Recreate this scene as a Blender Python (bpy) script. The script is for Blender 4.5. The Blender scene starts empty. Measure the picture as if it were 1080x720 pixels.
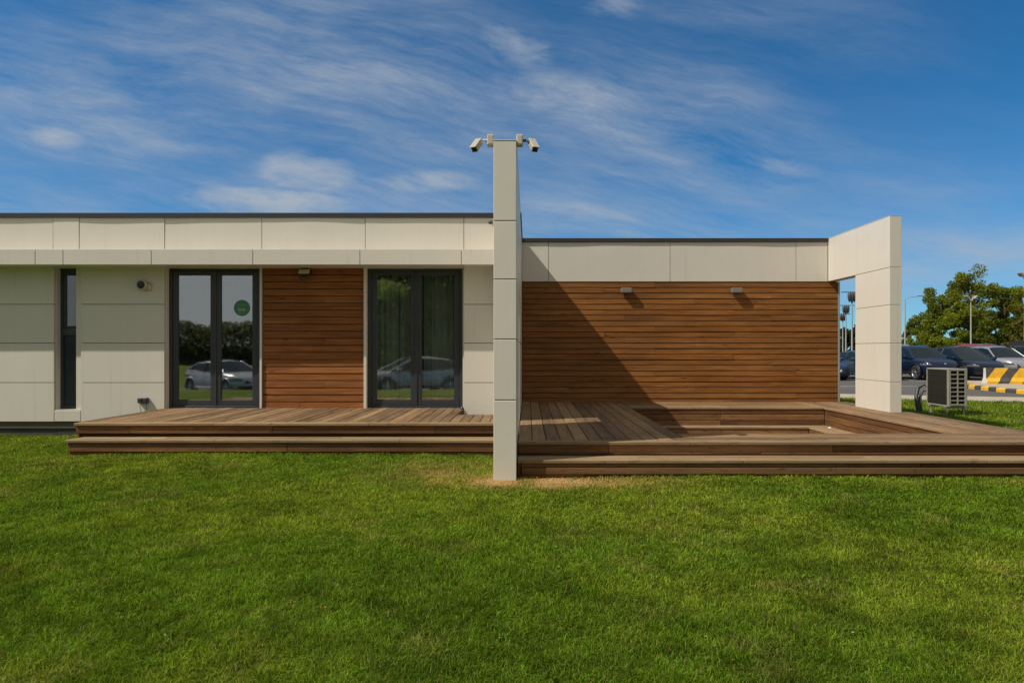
import bpy, bmesh, math, random
import numpy as np
from mathutils import Vector, Matrix

random.seed(7)
RNG = np.random.default_rng(11)
SC = bpy.context.scene
COL = SC.collection
R = math.radians

# ------------------------------------------------------------------ camera, sky, sun, exposure
cam_d = bpy.data.cameras.new('camera')
cam = bpy.data.objects.new('camera', cam_d)
COL.objects.link(cam)
SC.camera = cam
cam.location = (0, 0, 1.26)
cam.rotation_euler = (R(90), 0, 0)
cam_d.sensor_width = 36
cam_d.lens = 24
cam_d.shift_x = -17 / 1080
cam_d.shift_y = 9 / 1080
cam_d.clip_end = 6000
cam_d.clip_start = 0.05

SUN_A, SUN_B = 2.35, 2.95                    # per metre of depth: metres to the right, metres down
sun_dir = Vector((SUN_A, 1.0, -SUN_B)).normalized()
SUN_EL = math.asin(-sun_dir.z)
sl = bpy.data.lights.new('sun', 'SUN')
sl.energy = 4.0
sl.angle = R(0.5)
sl.color = (1.0, 0.925, 0.82)
sun = bpy.data.objects.new('sun', sl)
COL.objects.link(sun)
sun.rotation_euler = sun_dir.to_track_quat('-Z', 'Y').to_euler()

SC.view_settings.view_transform = 'Standard'
SC.view_settings.look = 'None'
SC.view_settings.exposure = 0.16
SC.view_settings.gamma = 1.0
SC.view_settings.use_curve_mapping = False

world = bpy.data.worlds.new('World')
SC.world = world
world.use_nodes = True
nt = world.node_tree
nt.nodes.clear()


class NT:
    """small node-tree helper"""
    def __init__(s, tree): s.t = tree
    def n(s, kind, **kw):
        nd = s.t.nodes.new(kind)
        for k, v in kw.items():
            if k in nd.inputs.keys(): nd.inputs[k].default_value = v
            else: setattr(nd, k, v)
        return nd
    def l(s, a, b): s.t.links.new(a, b)
    def math(s, op, a, b=None, clamp=False):
        nd = s.t.nodes.new('ShaderNodeMath'); nd.operation = op; nd.use_clamp = clamp
        for i, q in enumerate((a, b)):
            if q is None: continue
            if isinstance(q, (int, float)): nd.inputs[i].default_value = q
            else: s.l(q, nd.inputs[i])
        return nd.outputs[0]
    def mix(s, fac, a, b, blend='MIX'):
        nd = s.t.nodes.new('ShaderNodeMix'); nd.data_type = 'RGBA'; nd.blend_type = blend
        if isinstance(fac, (int, float)): nd.inputs[0].default_value = fac
        else: s.l(fac, nd.inputs[0])
        for i, q in ((6, a), (7, b)):
            if isinstance(q, tuple): nd.inputs[i].default_value = (*q[:3], 1)
            else: s.l(q, nd.inputs[i])
        return nd.outputs[2]
    def ramp(s, fac, stops):
        nd = s.t.nodes.new('ShaderNodeValToRGB')
        e = nd.color_ramp.elements
        while len(e) < len(stops): e.new(0.5)
        for el, (p, c) in zip(e, stops):
            el.position = p
            el.color = (*c[:3], 1) if isinstance(c, tuple) else (c, c, c, 1)
        s.l(fac, nd.inputs[0])
        return nd.outputs[0]
    def noise(s, vec, scale, detail=4, rough=0.55, dist=0.0):
        nd = s.t.nodes.new('ShaderNodeTexNoise')
        nd.inputs['Scale'].default_value = scale; nd.inputs['Detail'].default_value = detail
        nd.inputs['Roughness'].default_value = rough; nd.inputs['Distortion'].default_value = dist
        if vec is not None: s.l(vec, nd.inputs['Vector'])
        return nd.outputs[0]
    def mapping(s, vec, scale=(1, 1, 1), rot=(0, 0, 0), loc=(0, 0, 0)):
        nd = s.t.nodes.new('ShaderNodeMapping')
        nd.inputs['Scale'].default_value = scale; nd.inputs['Rotation'].default_value = rot
        nd.inputs['Location'].default_value = loc
        s.l(vec, nd.inputs['Vector'])
        return nd.outputs[0]


def make_world():
    w = NT(nt)
    out = w.n('ShaderNodeOutputWorld')
    bg = w.n('ShaderNodeBackground')
    bg.inputs['Strength'].default_value = 0.115
    sky = w.n('ShaderNodeTexSky')
    sky.sky_type = 'NISHITA'
    sky.sun_disc = False
    sky.sun_elevation = SUN_EL
    sky.sun_rotation = math.atan2(-SUN_A, -1.0) % (2 * math.pi)
    sky.altitude = 2600
    sky.air_density = 1.0
    sky.dust_density = 0.0
    sky.ozone_density = 4.0
    tc = w.n('ShaderNodeTexCoord')
    sep = w.n('ShaderNodeSeparateXYZ')
    w.l(tc.outputs['Generated'], sep.inputs[0])
    dx, dy, dz = sep.outputs
    ay = w.math('MAXIMUM', w.math('ABSOLUTE', dy), 0.12)
    u = w.math('DIVIDE', dx, ay)
    v = w.math('DIVIDE', dz, ay)
    comb = w.n('ShaderNodeCombineXYZ')
    w.l(u, comb.inputs[0]); w.l(v, comb.inputs[1])
    P = comb.outputs[0]
    # horizon tint: keeps the polarised deep blue down to the roofs
    blue = w.ramp(v, [(0.0, (0.25, 0.60, 0.72)), (0.18, (0.17, 0.62, 0.80)), (0.5, (0.20, 0.68, 0.86)), (1.0, (0.5, 0.8, 1.0))])
    base = w.mix(1.0, sky.outputs[0], blue, 'MULTIPLY')
    # cirrus: long strands drifting down to the right, broken by finer streaks
    warp = w.n('ShaderNodeTexNoise'); warp.inputs['Scale'].default_value = 2.2; warp.inputs['Detail'].default_value = 3
    w.l(P, warp.inputs['Vector'])
    wv = w.n('ShaderNodeVectorMath'); wv.operation = 'SCALE'; w.l(warp.outputs['Color'], wv.inputs[0]); wv.inputs['Scale'].default_value = 0.12
    wa = w.n('ShaderNodeVectorMath'); wa.operation = 'ADD'; w.l(P, wa.inputs[0]); w.l(wv.outputs[0], wa.inputs[1])
    Q = wa.outputs[0]
    s1 = w.noise(w.mapping(w.mapping(Q, (1, 1, 1), (0, 0, R(9))), (1.8, 8.0, 1), (0, 0, 0), (0.3, 0.5, 0)), 1.0, 9, 0.66)
    s2 = w.noise(w.mapping(w.mapping(Q, (1, 1, 1), (0, 0, R(12))), (5.0, 34.0, 1), (0, 0, 0), (2.1, 0.3, 0)), 1.0, 10, 0.74)
    s3 = w.noise(w.mapping(P, (1.6, 2.6, 1), (0, 0, 0), (4.3, 1.9, 0)), 1.0, 2, 0.5)
    streak = w.math('ADD', w.math('MULTIPLY', s1, 0.58), w.math('MULTIPLY', s2, 0.42))
    strand = w.ramp(streak, [(0.37, 0.0), (0.50, 0.42), (0.64, 1.0)])

    def blob(cu, cv, ru, rv, rot=0.0, p=1.0, warped=True):
        """a soft patch of sky in direction space where cloud gathers"""
        m = w.mapping(Q if warped else P, (1, 1, 1), (0, 0, 0), (-cu, -cv, 0))
        m = w.mapping(m, (1, 1, 1), (0, 0, rot))
        m = w.mapping(m, (1 / ru, 1 / rv, 1))
        ln = w.n('ShaderNodeVectorMath'); ln.operation = 'LENGTH'; w.l(m, ln.inputs[0])
        return w.math('MULTIPLY', w.math('SUBTRACT', 1.0, ln.outputs['Value'], True), p)
    # Q carries an average offset of half the warp
    o = 0.06
    cover = None
    for b in [(-0.28 + o, 0.40 + o, 0.60, 0.20, R(14), 1.6), (-0.62 + o, 0.36 + o, 0.40, 0.16, R(14), 1.5),
              (0.16 + o, 0.33 + o, 0.34, 0.15, R(8), 1.7), (0.30 + o, 0.49 + o, 0.40, 0.09, R(12), 0.6),
              (-0.30 + o, 0.235 + o, 0.55, 0.075, R(4), 1.3), (0.10 + o, 0.20 + o, 0.45, 0.09, R(4), 1.2),
              (-0.72 + o, 0.21 + o, 0.30, 0.06, R(6), 1.1), (0.55 + o, 0.13 + o, 0.6, 0.07, 0, 1.1),
              (0.42 + o, 0.27 + o, 0.35, 0.07, R(10), 0.5)]:
        q = blob(*b)
        cover = q if cover is None else w.math('MAXIMUM', cover, q)
    cov = w.math('ADD', w.math('MULTIPLY', cover, 0.95), w.math('MULTIPLY', s3, 0.16))
    cir = w.math('MULTIPLY', strand, cov, True)
    # low haze veil
    veil = w.math('MULTIPLY', w.ramp(v, [(0.0, 0.45), (0.17, 0.30), (0.27, 0.10), (0.42, 0.0)]), w.ramp(s1, [(0.3, 0.25), (0.65, 1.0)]))
    # a few small denser puffs
    det = w.noise(w.mapping(w.mapping(Q, (1, 1, 1), (0, 0, R(14))), (9, 26, 1)), 1.3, 9, 0.68)
    puffs = None
    for b in [(-0.325, 0.262, 0.09, 0.036, R(6), 1.25), (-0.375, 0.214, 0.15, 0.028, R(4), 1.35), (-0.688, 0.310, 0.052, 0.017, R(8), 1.1),
              (-0.014, 0.444, 0.07, 0.034, R(20), 0.9), (0.045, 0.372, 0.13, 0.04, R(6), 0.7), (0.365, 0.268, 0.075, 0.017, R(6), 0.6),
              (0.128, 0.505, 0.06, 0.026, 0, 0.6), (-0.14, 0.247, 0.09, 0.022, 0, 0.8)]:
        q = blob(*b, warped=False)
        puffs = q if puffs is None else w.math('MAXIMUM', puffs, q)
    pf = w.ramp(w.math('ADD', w.math('MULTIPLY', puffs, 0.36), w.math('MULTIPLY', det, 1.1)), [(0.52, 0.0), (0.70, 0.45), (0.95, 1.0)])
    pf = w.math('MULTIPLY', pf, w.math('MULTIPLY', puffs, 3.0, True))
    a = w.math('ADD', w.math('MULTIPLY', cir, 0.64), w.math('MULTIPLY', pf, 0.54))
    a = w.math('ADD', a, veil, True)
    cloud = (3.1, 3.5, 4.0)
    col = w.mix(w.math('MULTIPLY', a, 0.9, True), base, cloud)
    # unseen overcast overhead and behind the viewer, added to brighten and neutralise the ambient
    high = w.ramp(v, [(0.58, 0.0), (1.0, 1.0)])
    bk = w.ramp(w.math('ADD', w.math('MULTIPLY', dy, -0.5), 0.5), [(0.42, 0.0), (0.62, 1.0)])
    hz = w.math('MULTIPLY', w.math('MAXIMUM', high, bk), w.math('ADD', w.math('MULTIPLY', s3, 0.35), 0.72, True))
    col = w.mix(hz, col, (3.25, 3.25, 3.05))
    w.l(col, bg.inputs['Color'])
    w.l(bg.outputs[0], out.inputs[0])


make_world()

# ------------------------------------------------------------------ helpers
F = 720.0


def X(px, d): return (px - 557.0) * d / F
def Z(py, d): return 1.26 + (369.0 - py) * d / F


ORG = {}


def tag(o, label=None, cat=None, group=None, kind=None):
    if label: o['label'] = label
    if cat: o['category'] = cat
    if group: o['group'] = group
    if kind: o['kind'] = kind
    return o


def thing(name, label, cat, loc=(0, 0, 0), group=None):
    o = bpy.data.objects.new(name, None)
    o.empty_display_size = 0.2
    COL.objects.link(o)
    o.location = loc
    ORG[o] = Vector(loc)
    return tag(o, label, cat, group)


def copy_tree(o, parent=None):
    c = o.copy()
    COL.objects.link(c)
    if parent is not None: c.parent = parent
    for ch in list(o.children): copy_tree(ch, c)
    return c


class MB:
    """collects shapes; build() links them as one mesh object"""
    def __init__(s):
        s.v, s.f, s.wc, s.rnd, s.smooth, s.mi = [], [], [], [], [], []

    def add(s, verts, faces, wc=None, rnd=0.5, smooth=False, mi=0):
        b = len(s.v)
        s.v += [tuple(q) for q in verts]
        s.f += [tuple(i + b for i in q) for q in faces]
        s.wc += list(wc) if wc is not None else [tuple(q) for q in verts]
        s.rnd += [rnd] * len(verts)
        s.smooth += [smooth] * len(faces)
        s.mi += [mi] * len(faces)
        return s

    def box(s, x0, x1, y0, y1, z0, z1, grain=None, ch=0.0, M=None, mi=0):
        lo = (min(x0, x1), min(y0, y1), min(z0, z1)); hi = (max(x0, x1), max(y0, y1), max(z0, z1))
        if ch <= 0:
            vs = [(lo[0] if i & 1 == 0 else hi[0], lo[1] if i & 2 == 0 else hi[1], lo[2] if i & 4 == 0 else hi[2]) for i in range(8)]
            fs = [(0, 2, 3, 1), (4, 5, 7, 6), (0, 1, 5, 4), (2, 6, 7, 3), (0, 4, 6, 2), (1, 3, 7, 5)]
        else:
            vs, idx = [], {}
            for c in range(8):
                for a in range(3):
                    p = []
                    for k in range(3):
                        hiq = (c >> k) & 1
                        e = hi[k] if hiq else lo[k]
                        if k != a: e += -ch if hiq else ch
                        p.append(e)
                    idx[(c, a)] = len(vs); vs.append(tuple(p))
            fs = []
            for a in range(3):
                b, g = [k for k in range(3) if k != a]
                for sgn in (0, 1):
                    cs = [(sgn << a) | (i << b) | (j << g) for i, j in ((0, 0), (1, 0), (1, 1), (0, 1))]
                    fs.append(tuple(idx[(c, a)] for c in cs))
            for a in range(3):
                for b in range(a + 1, 3):
                    g = 3 - a - b
                    for sa in (0, 1):
                        for sb in (0, 1):
                            c0 = (sa << a) | (sb << b); c1 = c0 | (1 << g)
                            fs.append((idx[(c0, a)], idx[(c1, a)], idx[(c1, b)], idx[(c0, b)]))
            for c in range(8): fs.append((idx[(c, 0)], idx[(c, 1)], idx[(c, 2)]))
        wc, rnd = None, random.random()
        if grain is not None:
            ox, oy, oz = random.uniform(0, 50), random.uniform(0, 50), random.uniform(0, 50)
            o2 = [k for k in range(3) if k != grain]
            wc = [(q[grain] + ox, q[o2[0]] + oy, q[o2[1]] + oz) for q in vs]
        if M is not None: vs = [tuple(M @ Vector(q)) for q in vs]
        return s.add(vs, fs, wc, rnd, mi=mi)

    def tube(s, pts, rad, n=8, cap=True, mi=0, smooth=True):
        pts = [Vector(p) for p in pts]
        if isinstance(rad, (int, float)): rad = [rad] * len(pts)
        vs, fs = [], []
        prev = None
        for i, p in enumerate(pts):
            t = (pts[min(i + 1, len(pts) - 1)] - pts[max(i - 1, 0)]).normalized()
            if prev is None:
                a = t.cross(Vector((0, 0, 1)))
                if a.length < 1e-3: a = t.cross(Vector((1, 0, 0)))
            else:
                a = prev - t * prev.dot(t)
            a.normalize(); prev = a
            b = t.cross(a)
            for k in range(n):
                g = 2 * math.pi * k / n
                vs.append(p + (a * math.cos(g) + b * math.sin(g)) * rad[i])
        for i in range(len(pts) - 1):
            for k in range(n):
                k2 = (k + 1) % n
                fs.append((i * n + k, i * n + k2, (i + 1) * n + k2, (i + 1) * n + k))
        s.add(vs, fs, smooth=smooth, mi=mi)
        if cap:
            m = len(pts) - 1
            s.add(vs[:n], [tuple(range(n))], mi=mi); s.add(vs[m * n:], [tuple(range(n))], mi=mi)
        return s

    def lathe(s, prof, M=None, n=24, mi=0, smooth=True):
        """profile of (radius, axial) about local x axis, axis along x"""
        vs, fs = [], []
        for r, a in prof:
            for k in range(n):
                g = 2 * math.pi * k / n
                q = Vector((a, r * math.cos(g), r * math.sin(g)))
                vs.append(M @ q if M is not None else q)
        for i in range(len(prof) - 1):
            for k in range(n):
                k2 = (k + 1) % n
                fs.append((i * n + k, i * n + k2, (i + 1) * n + k2, (i + 1) * n + k))
        return s.add(vs, fs, smooth=smooth, mi=mi)

    def prism(s, poly, a0, a1, axis=0, mi=0, M=None):
        """polygon in the two other axes, extruded along axis"""
        def mk(p, a):
            q = list(p); q.insert(axis, a); return tuple(q)
        n = len(poly)
        vs = [mk(p, a0) for p in poly] + [mk(p, a1) for p in poly]
        fs = [tuple(range(n)), tuple(range(n, 2 * n))] + [(i, (i + 1) % n, n + (i + 1) % n, n + i) for i in range(n)]
        if M is not None: vs = [tuple(M @ Vector(q)) for q in vs]
        return s.add(vs, fs, mi=mi)

    def build(s, name, mat, parent=None, normals=True):
        me = bpy.data.meshes.new(name)
        root = parent
        while root is not None and root not in ORG: root = root.parent
        off = ORG[root] if root is not None else Vector((0, 0, 0))
        me.from_pydata([(q[0] - off.x, q[1] - off.y, q[2] - off.z) for q in s.v], [], s.f)
        mats = mat if isinstance(mat, (list, tuple)) else [mat]
        for m in mats: me.materials.append(m)
        me.polygons.foreach_set('use_smooth', s.smooth)
        if len(mats) > 1: me.polygons.foreach_set('material_index', s.mi)
        a = me.attributes.new('wc', 'FLOAT_VECTOR', 'POINT')
        a.data.foreach_set('vector', np.array(s.wc, dtype=np.float32).ravel())
        a = me.attributes.new('rnd', 'FLOAT', 'POINT')
        a.data.foreach_set('value', np.array(s.rnd, dtype=np.float32))
        if normals:
            bm = bmesh.new(); bm.from_mesh(me)
            bmesh.ops.recalc_face_normals(bm, faces=bm.faces)
            bm.to_mesh(me); bm.free()
        me.update()
        o = bpy.data.objects.new(name, me)
        COL.objects.link(o)
        if parent is not None: o.parent = parent
        return o


def numpy_mesh(name, verts, faces_n, idx, mat, colors=None, smooth=False):
    """fast mesh: verts (n,3), idx flat loop indices, faces all with faces_n corners"""
    me = bpy.data.meshes.new(name)
    nv, nf = len(verts), len(idx) // faces_n
    me.vertices.add(nv); me.vertices.foreach_set('co', verts.astype(np.float32).ravel())
    me.loops.add(len(idx)); me.loops.foreach_set('vertex_index', idx.astype(np.int32))
    me.polygons.add(nf)
    me.polygons.foreach_set('loop_start', np.arange(0, len(idx), faces_n, dtype=np.int32))
    me.polygons.foreach_set('loop_total', np.full(nf, faces_n, dtype=np.int32))
    if smooth: me.polygons.foreach_set('use_smooth', np.ones(nf, dtype=bool))
    if colors is not None:
        a = me.attributes.new('tint', 'FLOAT_COLOR', 'POINT')
        c = np.ones((nv, 4), dtype=np.float32); c[:, :3] = colors
        a.data.foreach_set('color', c.ravel())
    me.materials.append(mat)
    me.update(calc_edges=True)
    me.validate()
    o = bpy.data.objects.new(name, me)
    COL.objects.link(o)
    return o


# ------------------------------------------------------------------ materials
def new_mat(name):
    m = bpy.data.materials.new(name); m.use_nodes = True
    t = m.node_tree; b = t.nodes['Principled BSDF']
    return m, NT(t), b


def plain(name, col, rough=0.6, metal=0.0, spec=0.5, bump=0.0, bscale=200.0, vary=0.08, coat=0.0, vscale=3.0):
    m, w, b = new_mat(name)
    b.inputs['Roughness'].default_value = rough
    b.inputs['Metallic'].default_value = metal
    b.inputs['Specular IOR Level'].default_value = spec
    if coat:
        b.inputs['Coat Weight'].default_value = coat; b.inputs['Coat Roughness'].default_value = 0.04
    tc = w.n('ShaderNodeTexCoord')
    n = w.noise(tc.outputs['Object'], vscale, 5, 0.6)
    lo = tuple(c * (1 - vary) for c in col); hi = tuple(min(1, c * (1 + vary)) for c in col)
    w.l(w.ramp(n, [(0.3, lo), (0.7, hi)]), b.inputs['Base Color'])
    if bump:
        bn = w.n('ShaderNodeBump'); bn.inputs['Strength'].default_value = bump; bn.inputs['Distance'].default_value = 0.01
        w.l(w.noise(tc.outputs['Object'], bscale, 4), bn.inputs['Height']); w.l(bn.outputs[0], b.inputs['Normal'])
    return m


def wood(name, dark, mid, light, rough=0.7, grey=0.0, greycol=(0.2, 0.18, 0.15), stain=0.35, groove=0, rv=0.15):
    m, w, b = new_mat(name)
    b.inputs['Roughness'].default_value = rough
    b.inputs['Specular IOR Level'].default_value = 0.25
    at = w.n('ShaderNodeAttribute'); at.attribute_name = 'wc'
    rn = w.n('ShaderNodeAttribute'); rn.attribute_name = 'rnd'
    V = at.outputs['Vector']
    g1 = w.noise(w.mapping(V, (1.1, 26, 26)), 1.0, 6, 0.6, 0.4)
    g2 = w.noise(w.mapping(V, (5, 130, 130)), 1.0, 4, 0.6)
    g3 = w.noise(w.mapping(V, (0.9, 5, 5)), 1.0, 4, 0.6)
    f = w.math('ADD', w.math('MULTIPLY', g1, 0.5), w.math('MULTIPLY', g2, 0.22))
    f = w.math('ADD', f, w.math('MULTIPLY', g3, 0.3))
    f = w.math('ADD', f, w.math('MULTIPLY', w.math('SUBTRACT', rn.outputs['Fac'], 0.5), rv))
    c = w.ramp(f, [(0.33, dark), (0.52, mid), (0.72, light)])
    # world-scale weathering that crosses boards
    tc = w.n('ShaderNodeTexCoord')
    s = w.noise(w.mapping(tc.outputs['Object'], (0.9, 0.9, 1.6)), 1.0, 5, 0.6)
    c = w.mix(w.math('MULTIPLY', w.ramp(s, [(0.42, 0.0), (0.68, 1.0)]), stain), c, tuple(q * 0.45 for q in mid))
    if grey:
        s2 = w.noise(w.mapping(V, (1.6, 9, 9), loc=(9, 3, 1)), 1.0, 5, 0.65)
        c = w.mix(w.math('MULTIPLY', w.ramp(s2, [(0.35, 0.0), (0.62, 1.0)]), grey), c, greycol)
    if grey:
        spk = w.noise(w.mapping(V, (7, 22, 22), loc=(4, 8, 2)), 1.0, 5, 0.7)
        c = w.mix(w.math('MULTIPLY', w.ramp(spk, [(0.56, 0.0), (0.68, 1.0)]), 0.62), c, tuple(q * 0.5 for q in dark))
    # knots
    vo = w.n('ShaderNodeTexVoronoi'); vo.inputs['Scale'].default_value = 1.0
    w.l(w.mapping(V, (1.7, 8, 8)), vo.inputs['Vector'])
    c = w.mix(w.math('MULTIPLY', w.ramp(vo.outputs['Distance'], [(0.05, 1.0), (0.13, 0.0)]), 0.75), c, tuple(q * 0.35 for q in dark))
    w.l(c, b.inputs['Base Color'])
    bn = w.n('ShaderNodeBump'); bn.inputs['Strength'].default_value = 0.35; bn.inputs['Distance'].default_value = 0.004
    h = w.math('ADD', w.math('MULTIPLY', g1, 0.6), w.math('MULTIPLY', g2, 0.4))
    if groove:
        sp = w.n('ShaderNodeSeparateXYZ'); w.l(V, sp.inputs[0])
        h = w.math('ADD', h, w.math('MULTIPLY', w.math('SINE', w.math('MULTIPLY', sp.outputs[1], groove)), 0.8))
    w.l(h, bn.inputs['Height']); w.l(bn.outputs[0], b.inputs['Normal'])
    return m


def panel_mat(name, col, dirt=0.10):
    m, w, b = new_mat(name)
    b.inputs['Roughness'].default_value = 0.42
    b.inputs['Specular IOR Level'].default_value = 0.35
    tc = w.n('ShaderNodeTexCoord'); O = tc.outputs['Object']
    rn = w.n('ShaderNodeAttribute'); rn.attribute_name = 'rnd'
    streak = w.noise(w.mapping(O, (9, 9, 0.55)), 1.0, 5, 0.6)
    blot = w.noise(O, 1.3, 5, 0.6)
    f = w.math('ADD', w.math('MULTIPLY', streak, 0.32), w.math('MULTIPLY', blot, 0.68))
    f = w.math('ADD', f, w.math('MULTIPLY', w.math('SUBTRACT', rn.outputs['Fac'], 0.5), 0.10))
    c = w.ramp(f, [(0.34, tuple(q * (1 - dirt) for q in col)), (0.6, col), (0.75, tuple(min(1, q * 1.03) for q in col))])
    # rain runs and specks of dirt
    run = w.noise(w.mapping(O, (13, 13, 0.45), loc=(3, 1, 0.4)), 1.0, 4, 0.55)
    c = w.mix(w.math('MULTIPLY', w.ramp(run, [(0.60, 0.0), (0.74, 1.0)]), 0.16), c, (0.30, 0.27, 0.22))
    sp = w.noise(O, 14, 3, 0.7)
    c = w.mix(w.math('MULTIPLY', w.ramp(sp, [(0.68, 0.0), (0.78, 1.0)]), 0.22), c, (0.23, 0.17, 0.11))
    w.l(c, b.inputs['Base Color'])
    bn = w.n('ShaderNodeBump'); bn.inputs['Strength'].default_value = 0.05; bn.inputs['Distance'].default_value = 0.02
    w.l(w.noise(O, 2.2, 3), bn.inputs['Height']); w.l(bn.outputs[0], b.inputs['Normal'])
    return m


def attr_mat(name, rough=0.75, trans=0.3, spec=0.2, tcol=(1.25, 1.2, 0.6)):
    """leaf / grass: colour from the per-blade tint attribute, some light through the blade"""
    m, w, b = new_mat(name)
    at = w.n('ShaderNodeAttribute'); at.attribute_name = 'tint'
    b.inputs['Roughness'].default_value = rough
    b.inputs['Specular IOR Level'].default_value = spec
    w.l(at.outputs['Color'], b.inputs['Base Color'])
    tr = w.n('ShaderNodeBsdfTranslucent')
    w.l(w.mix(1.0, at.outputs['Color'], tcol, 'MULTIPLY'), tr.inputs['Color'])
    mx = w.n('ShaderNodeMixShader'); mx.inputs[0].default_value = trans
    w.l(b.outputs[0], mx.inputs[1]); w.l(tr.outputs[0], mx.inputs[2])
    w.l(mx.outputs[0], w.t.nodes['Material Output'].inputs['Surface'])
    return m


def glass_mat(name, tint=(0.55, 0.6, 0.6), refl=0.30, rough=0.0, wob=0.0):
    m, w, b = new_mat(name)
    w.t.nodes.remove(b)
    gl = w.n('ShaderNodeBsdfGlossy'); gl.inputs['Roughness'].default_value = rough
    gl.inputs['Color'].default_value = (0.95, 0.97, 1.0, 1)
    tr = w.n('ShaderNodeBsdfTransparent'); tr.inputs['Color'].default_value = (*tint, 1)
    lw = w.n('ShaderNodeLayerWeight'); lw.inputs['Blend'].default_value = 0.25
    fac = w.math('ADD', w.math('MULTIPLY', lw.outputs['Fresnel'], 0.8), refl, True)
    if wob:
        tc = w.n('ShaderNodeTexCoord')
        bn = w.n('ShaderNodeBump'); bn.inputs['Strength'].default_value = wob; bn.inputs['Distance'].default_value = 0.02
        w.l(w.noise(tc.outputs['Object'], 1.6, 2), bn.inputs['Height']); w.l(bn.outputs[0], gl.inputs['Normal'])
    mx = w.n('ShaderNodeMixShader')
    w.l(fac, mx.inputs[0]); w.l(tr.outputs[0], mx.inputs[1]); w.l(gl.outputs[0], mx.inputs[2])
    w.l(mx.outputs[0], w.t.nodes['Material Output'].inputs['Surface'])
    return m


M = {}
M['panel'] = panel_mat('cream cladding panel', (0.665, 0.625, 0.545), 0.05)
M['core'] = plain('joint shadow backing', (0.10, 0.09, 0.075), 0.9)
M['coping'] = plain('anthracite metal coping', (0.045, 0.043, 0.047), 0.45, 0.3)
M['frame'] = plain('anthracite door frame', (0.034, 0.039, 0.046), 0.38, 0.0)
M['plinth'] = plain('dark plinth', (0.05, 0.047, 0.043), 0.8, vary=0.3)
M['clad'] = wood('oiled timber cladding', (0.105, 0.038, 0.008), (0.245, 0.094, 0.020), (0.40, 0.185, 0.052), 0.62, stain=0.4, rv=0.07)
M['clad_red'] = wood('red brown timber cladding', (0.105, 0.036, 0.009), (0.25, 0.090, 0.022), (0.40, 0.175, 0.052), 0.62, stain=0.35, rv=0.07)
M['clad_gap'] = plain('cladding gap', (0.035, 0.018, 0.008), 0.9)
M['deck'] = wood('weathered decking', (0.085, 0.046, 0.020), (0.205, 0.118, 0.053), (0.36, 0.225, 0.11), 0.75, 0.4, (0.27, 0.20, 0.125), 0.55, 420, 0.30)
M['deckedge'] = wood('worn deck edge', (0.16, 0.098, 0.044), (0.30, 0.195, 0.095), (0.42, 0.29, 0.15), 0.75, 0.4, (0.30, 0.23, 0.155), 0.5, rv=0.28)
M['riser'] = wood('brown riser board', (0.075, 0.032, 0.011), (0.21, 0.095, 0.034), (0.36, 0.19, 0.08), 0.7, 0.15, (0.15, 0.1, 0.06), 0.6, rv=0.3)
M['riser_groove'] = wood('grooved riser board', (0.10, 0.05, 0.018), (0.20, 0.105, 0.042), (0.29, 0.165, 0.075), 0.7, 0.15, (0.15, 0.1, 0.06), 0.4, 330)
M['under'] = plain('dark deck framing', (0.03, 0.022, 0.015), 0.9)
M['glass'] = glass_mat('door glass', (0.90, 0.93, 0.91), 0.29, 0.022, 0.03)
M['glass_small'] = glass_mat('narrow window glass', (0.6, 0.64, 0.64), 0.13, 0.02)
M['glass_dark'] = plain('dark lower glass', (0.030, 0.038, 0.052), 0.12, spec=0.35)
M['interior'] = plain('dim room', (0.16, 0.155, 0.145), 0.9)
M['curtain'] = plain('pale curtain', (0.80, 0.82, 0.76), 0.9)
M['alu'] = plain('light grey metal', (0.42, 0.42, 0.41), 0.4, 0.5)
M['grey_metal'] = plain('grey lamp metal', (0.30, 0.295, 0.28), 0.5, 0.2)
M['lamp_grey'] = plain('dull lamp grey', (0.19, 0.185, 0.175), 0.55, 0.1)
M['white_plastic'] = plain('white plastic', (0.68, 0.67, 0.63), 0.4)
M['cam_plastic'] = plain('grey beige camera plastic', (0.40, 0.375, 0.32), 0.45)  # one even grey beige for the camera housings
M['beige_plastic'] = plain('beige plastic', (0.50, 0.45, 0.36), 0.5)
M['lens'] = plain('floodlight lens', (0.58, 0.52, 0.38), 0.3)
M['black'] = plain('black plastic', (0.015, 0.015, 0.016), 0.4)
M['dark_grey'] = plain('dark grey plastic', (0.05, 0.052, 0.055), 0.5)
M['rubber'] = plain('tyre rubber', (0.018, 0.018, 0.019), 0.8)
M['rim'] = plain('wheel alloy', (0.42, 0.42, 0.43), 0.3, 0.8)
M['sticker'] = plain('green sticker', (0.045, 0.185, 0.105), 0.5)
M['sticker_light'] = plain('pale sticker print', (0.32, 0.42, 0.37), 0.5)
M['sticker_lime'] = plain('lime sticker print', (0.12, 0.30, 0.06), 0.5)
M['coil'] = plain('condenser coil', (0.045, 0.042, 0.033), 0.6, 0.2)
M['ac_case'] = plain('grey beige casing', (0.29, 0.275, 0.225), 0.55)
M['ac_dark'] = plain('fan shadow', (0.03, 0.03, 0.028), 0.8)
M['concrete'] = plain('pale kerb concrete', (0.40, 0.34, 0.26), 0.9, bump=0.3, vary=0.15)
M['barrier_white'] = plain('whitewashed barrier end', (0.66, 0.62, 0.54), 0.8, vary=0.12)
M['lamp_post'] = plain('galvanised pole', (0.45, 0.45, 0.44), 0.5, 0.4)
M['bark'] = plain('bark', (0.085, 0.062, 0.042), 0.9, bump=0.5, bscale=30, vary=0.3)
M['leaf'] = attr_mat('leaf', 0.7, 0.42, 0.12)
M['grass'] = attr_mat('grass blade', 0.8, 0.35, 0.08)
M['headlight'] = plain('headlight glass', (0.22, 0.23, 0.25), 0.1, 0.5, coat=1.0)
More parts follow.
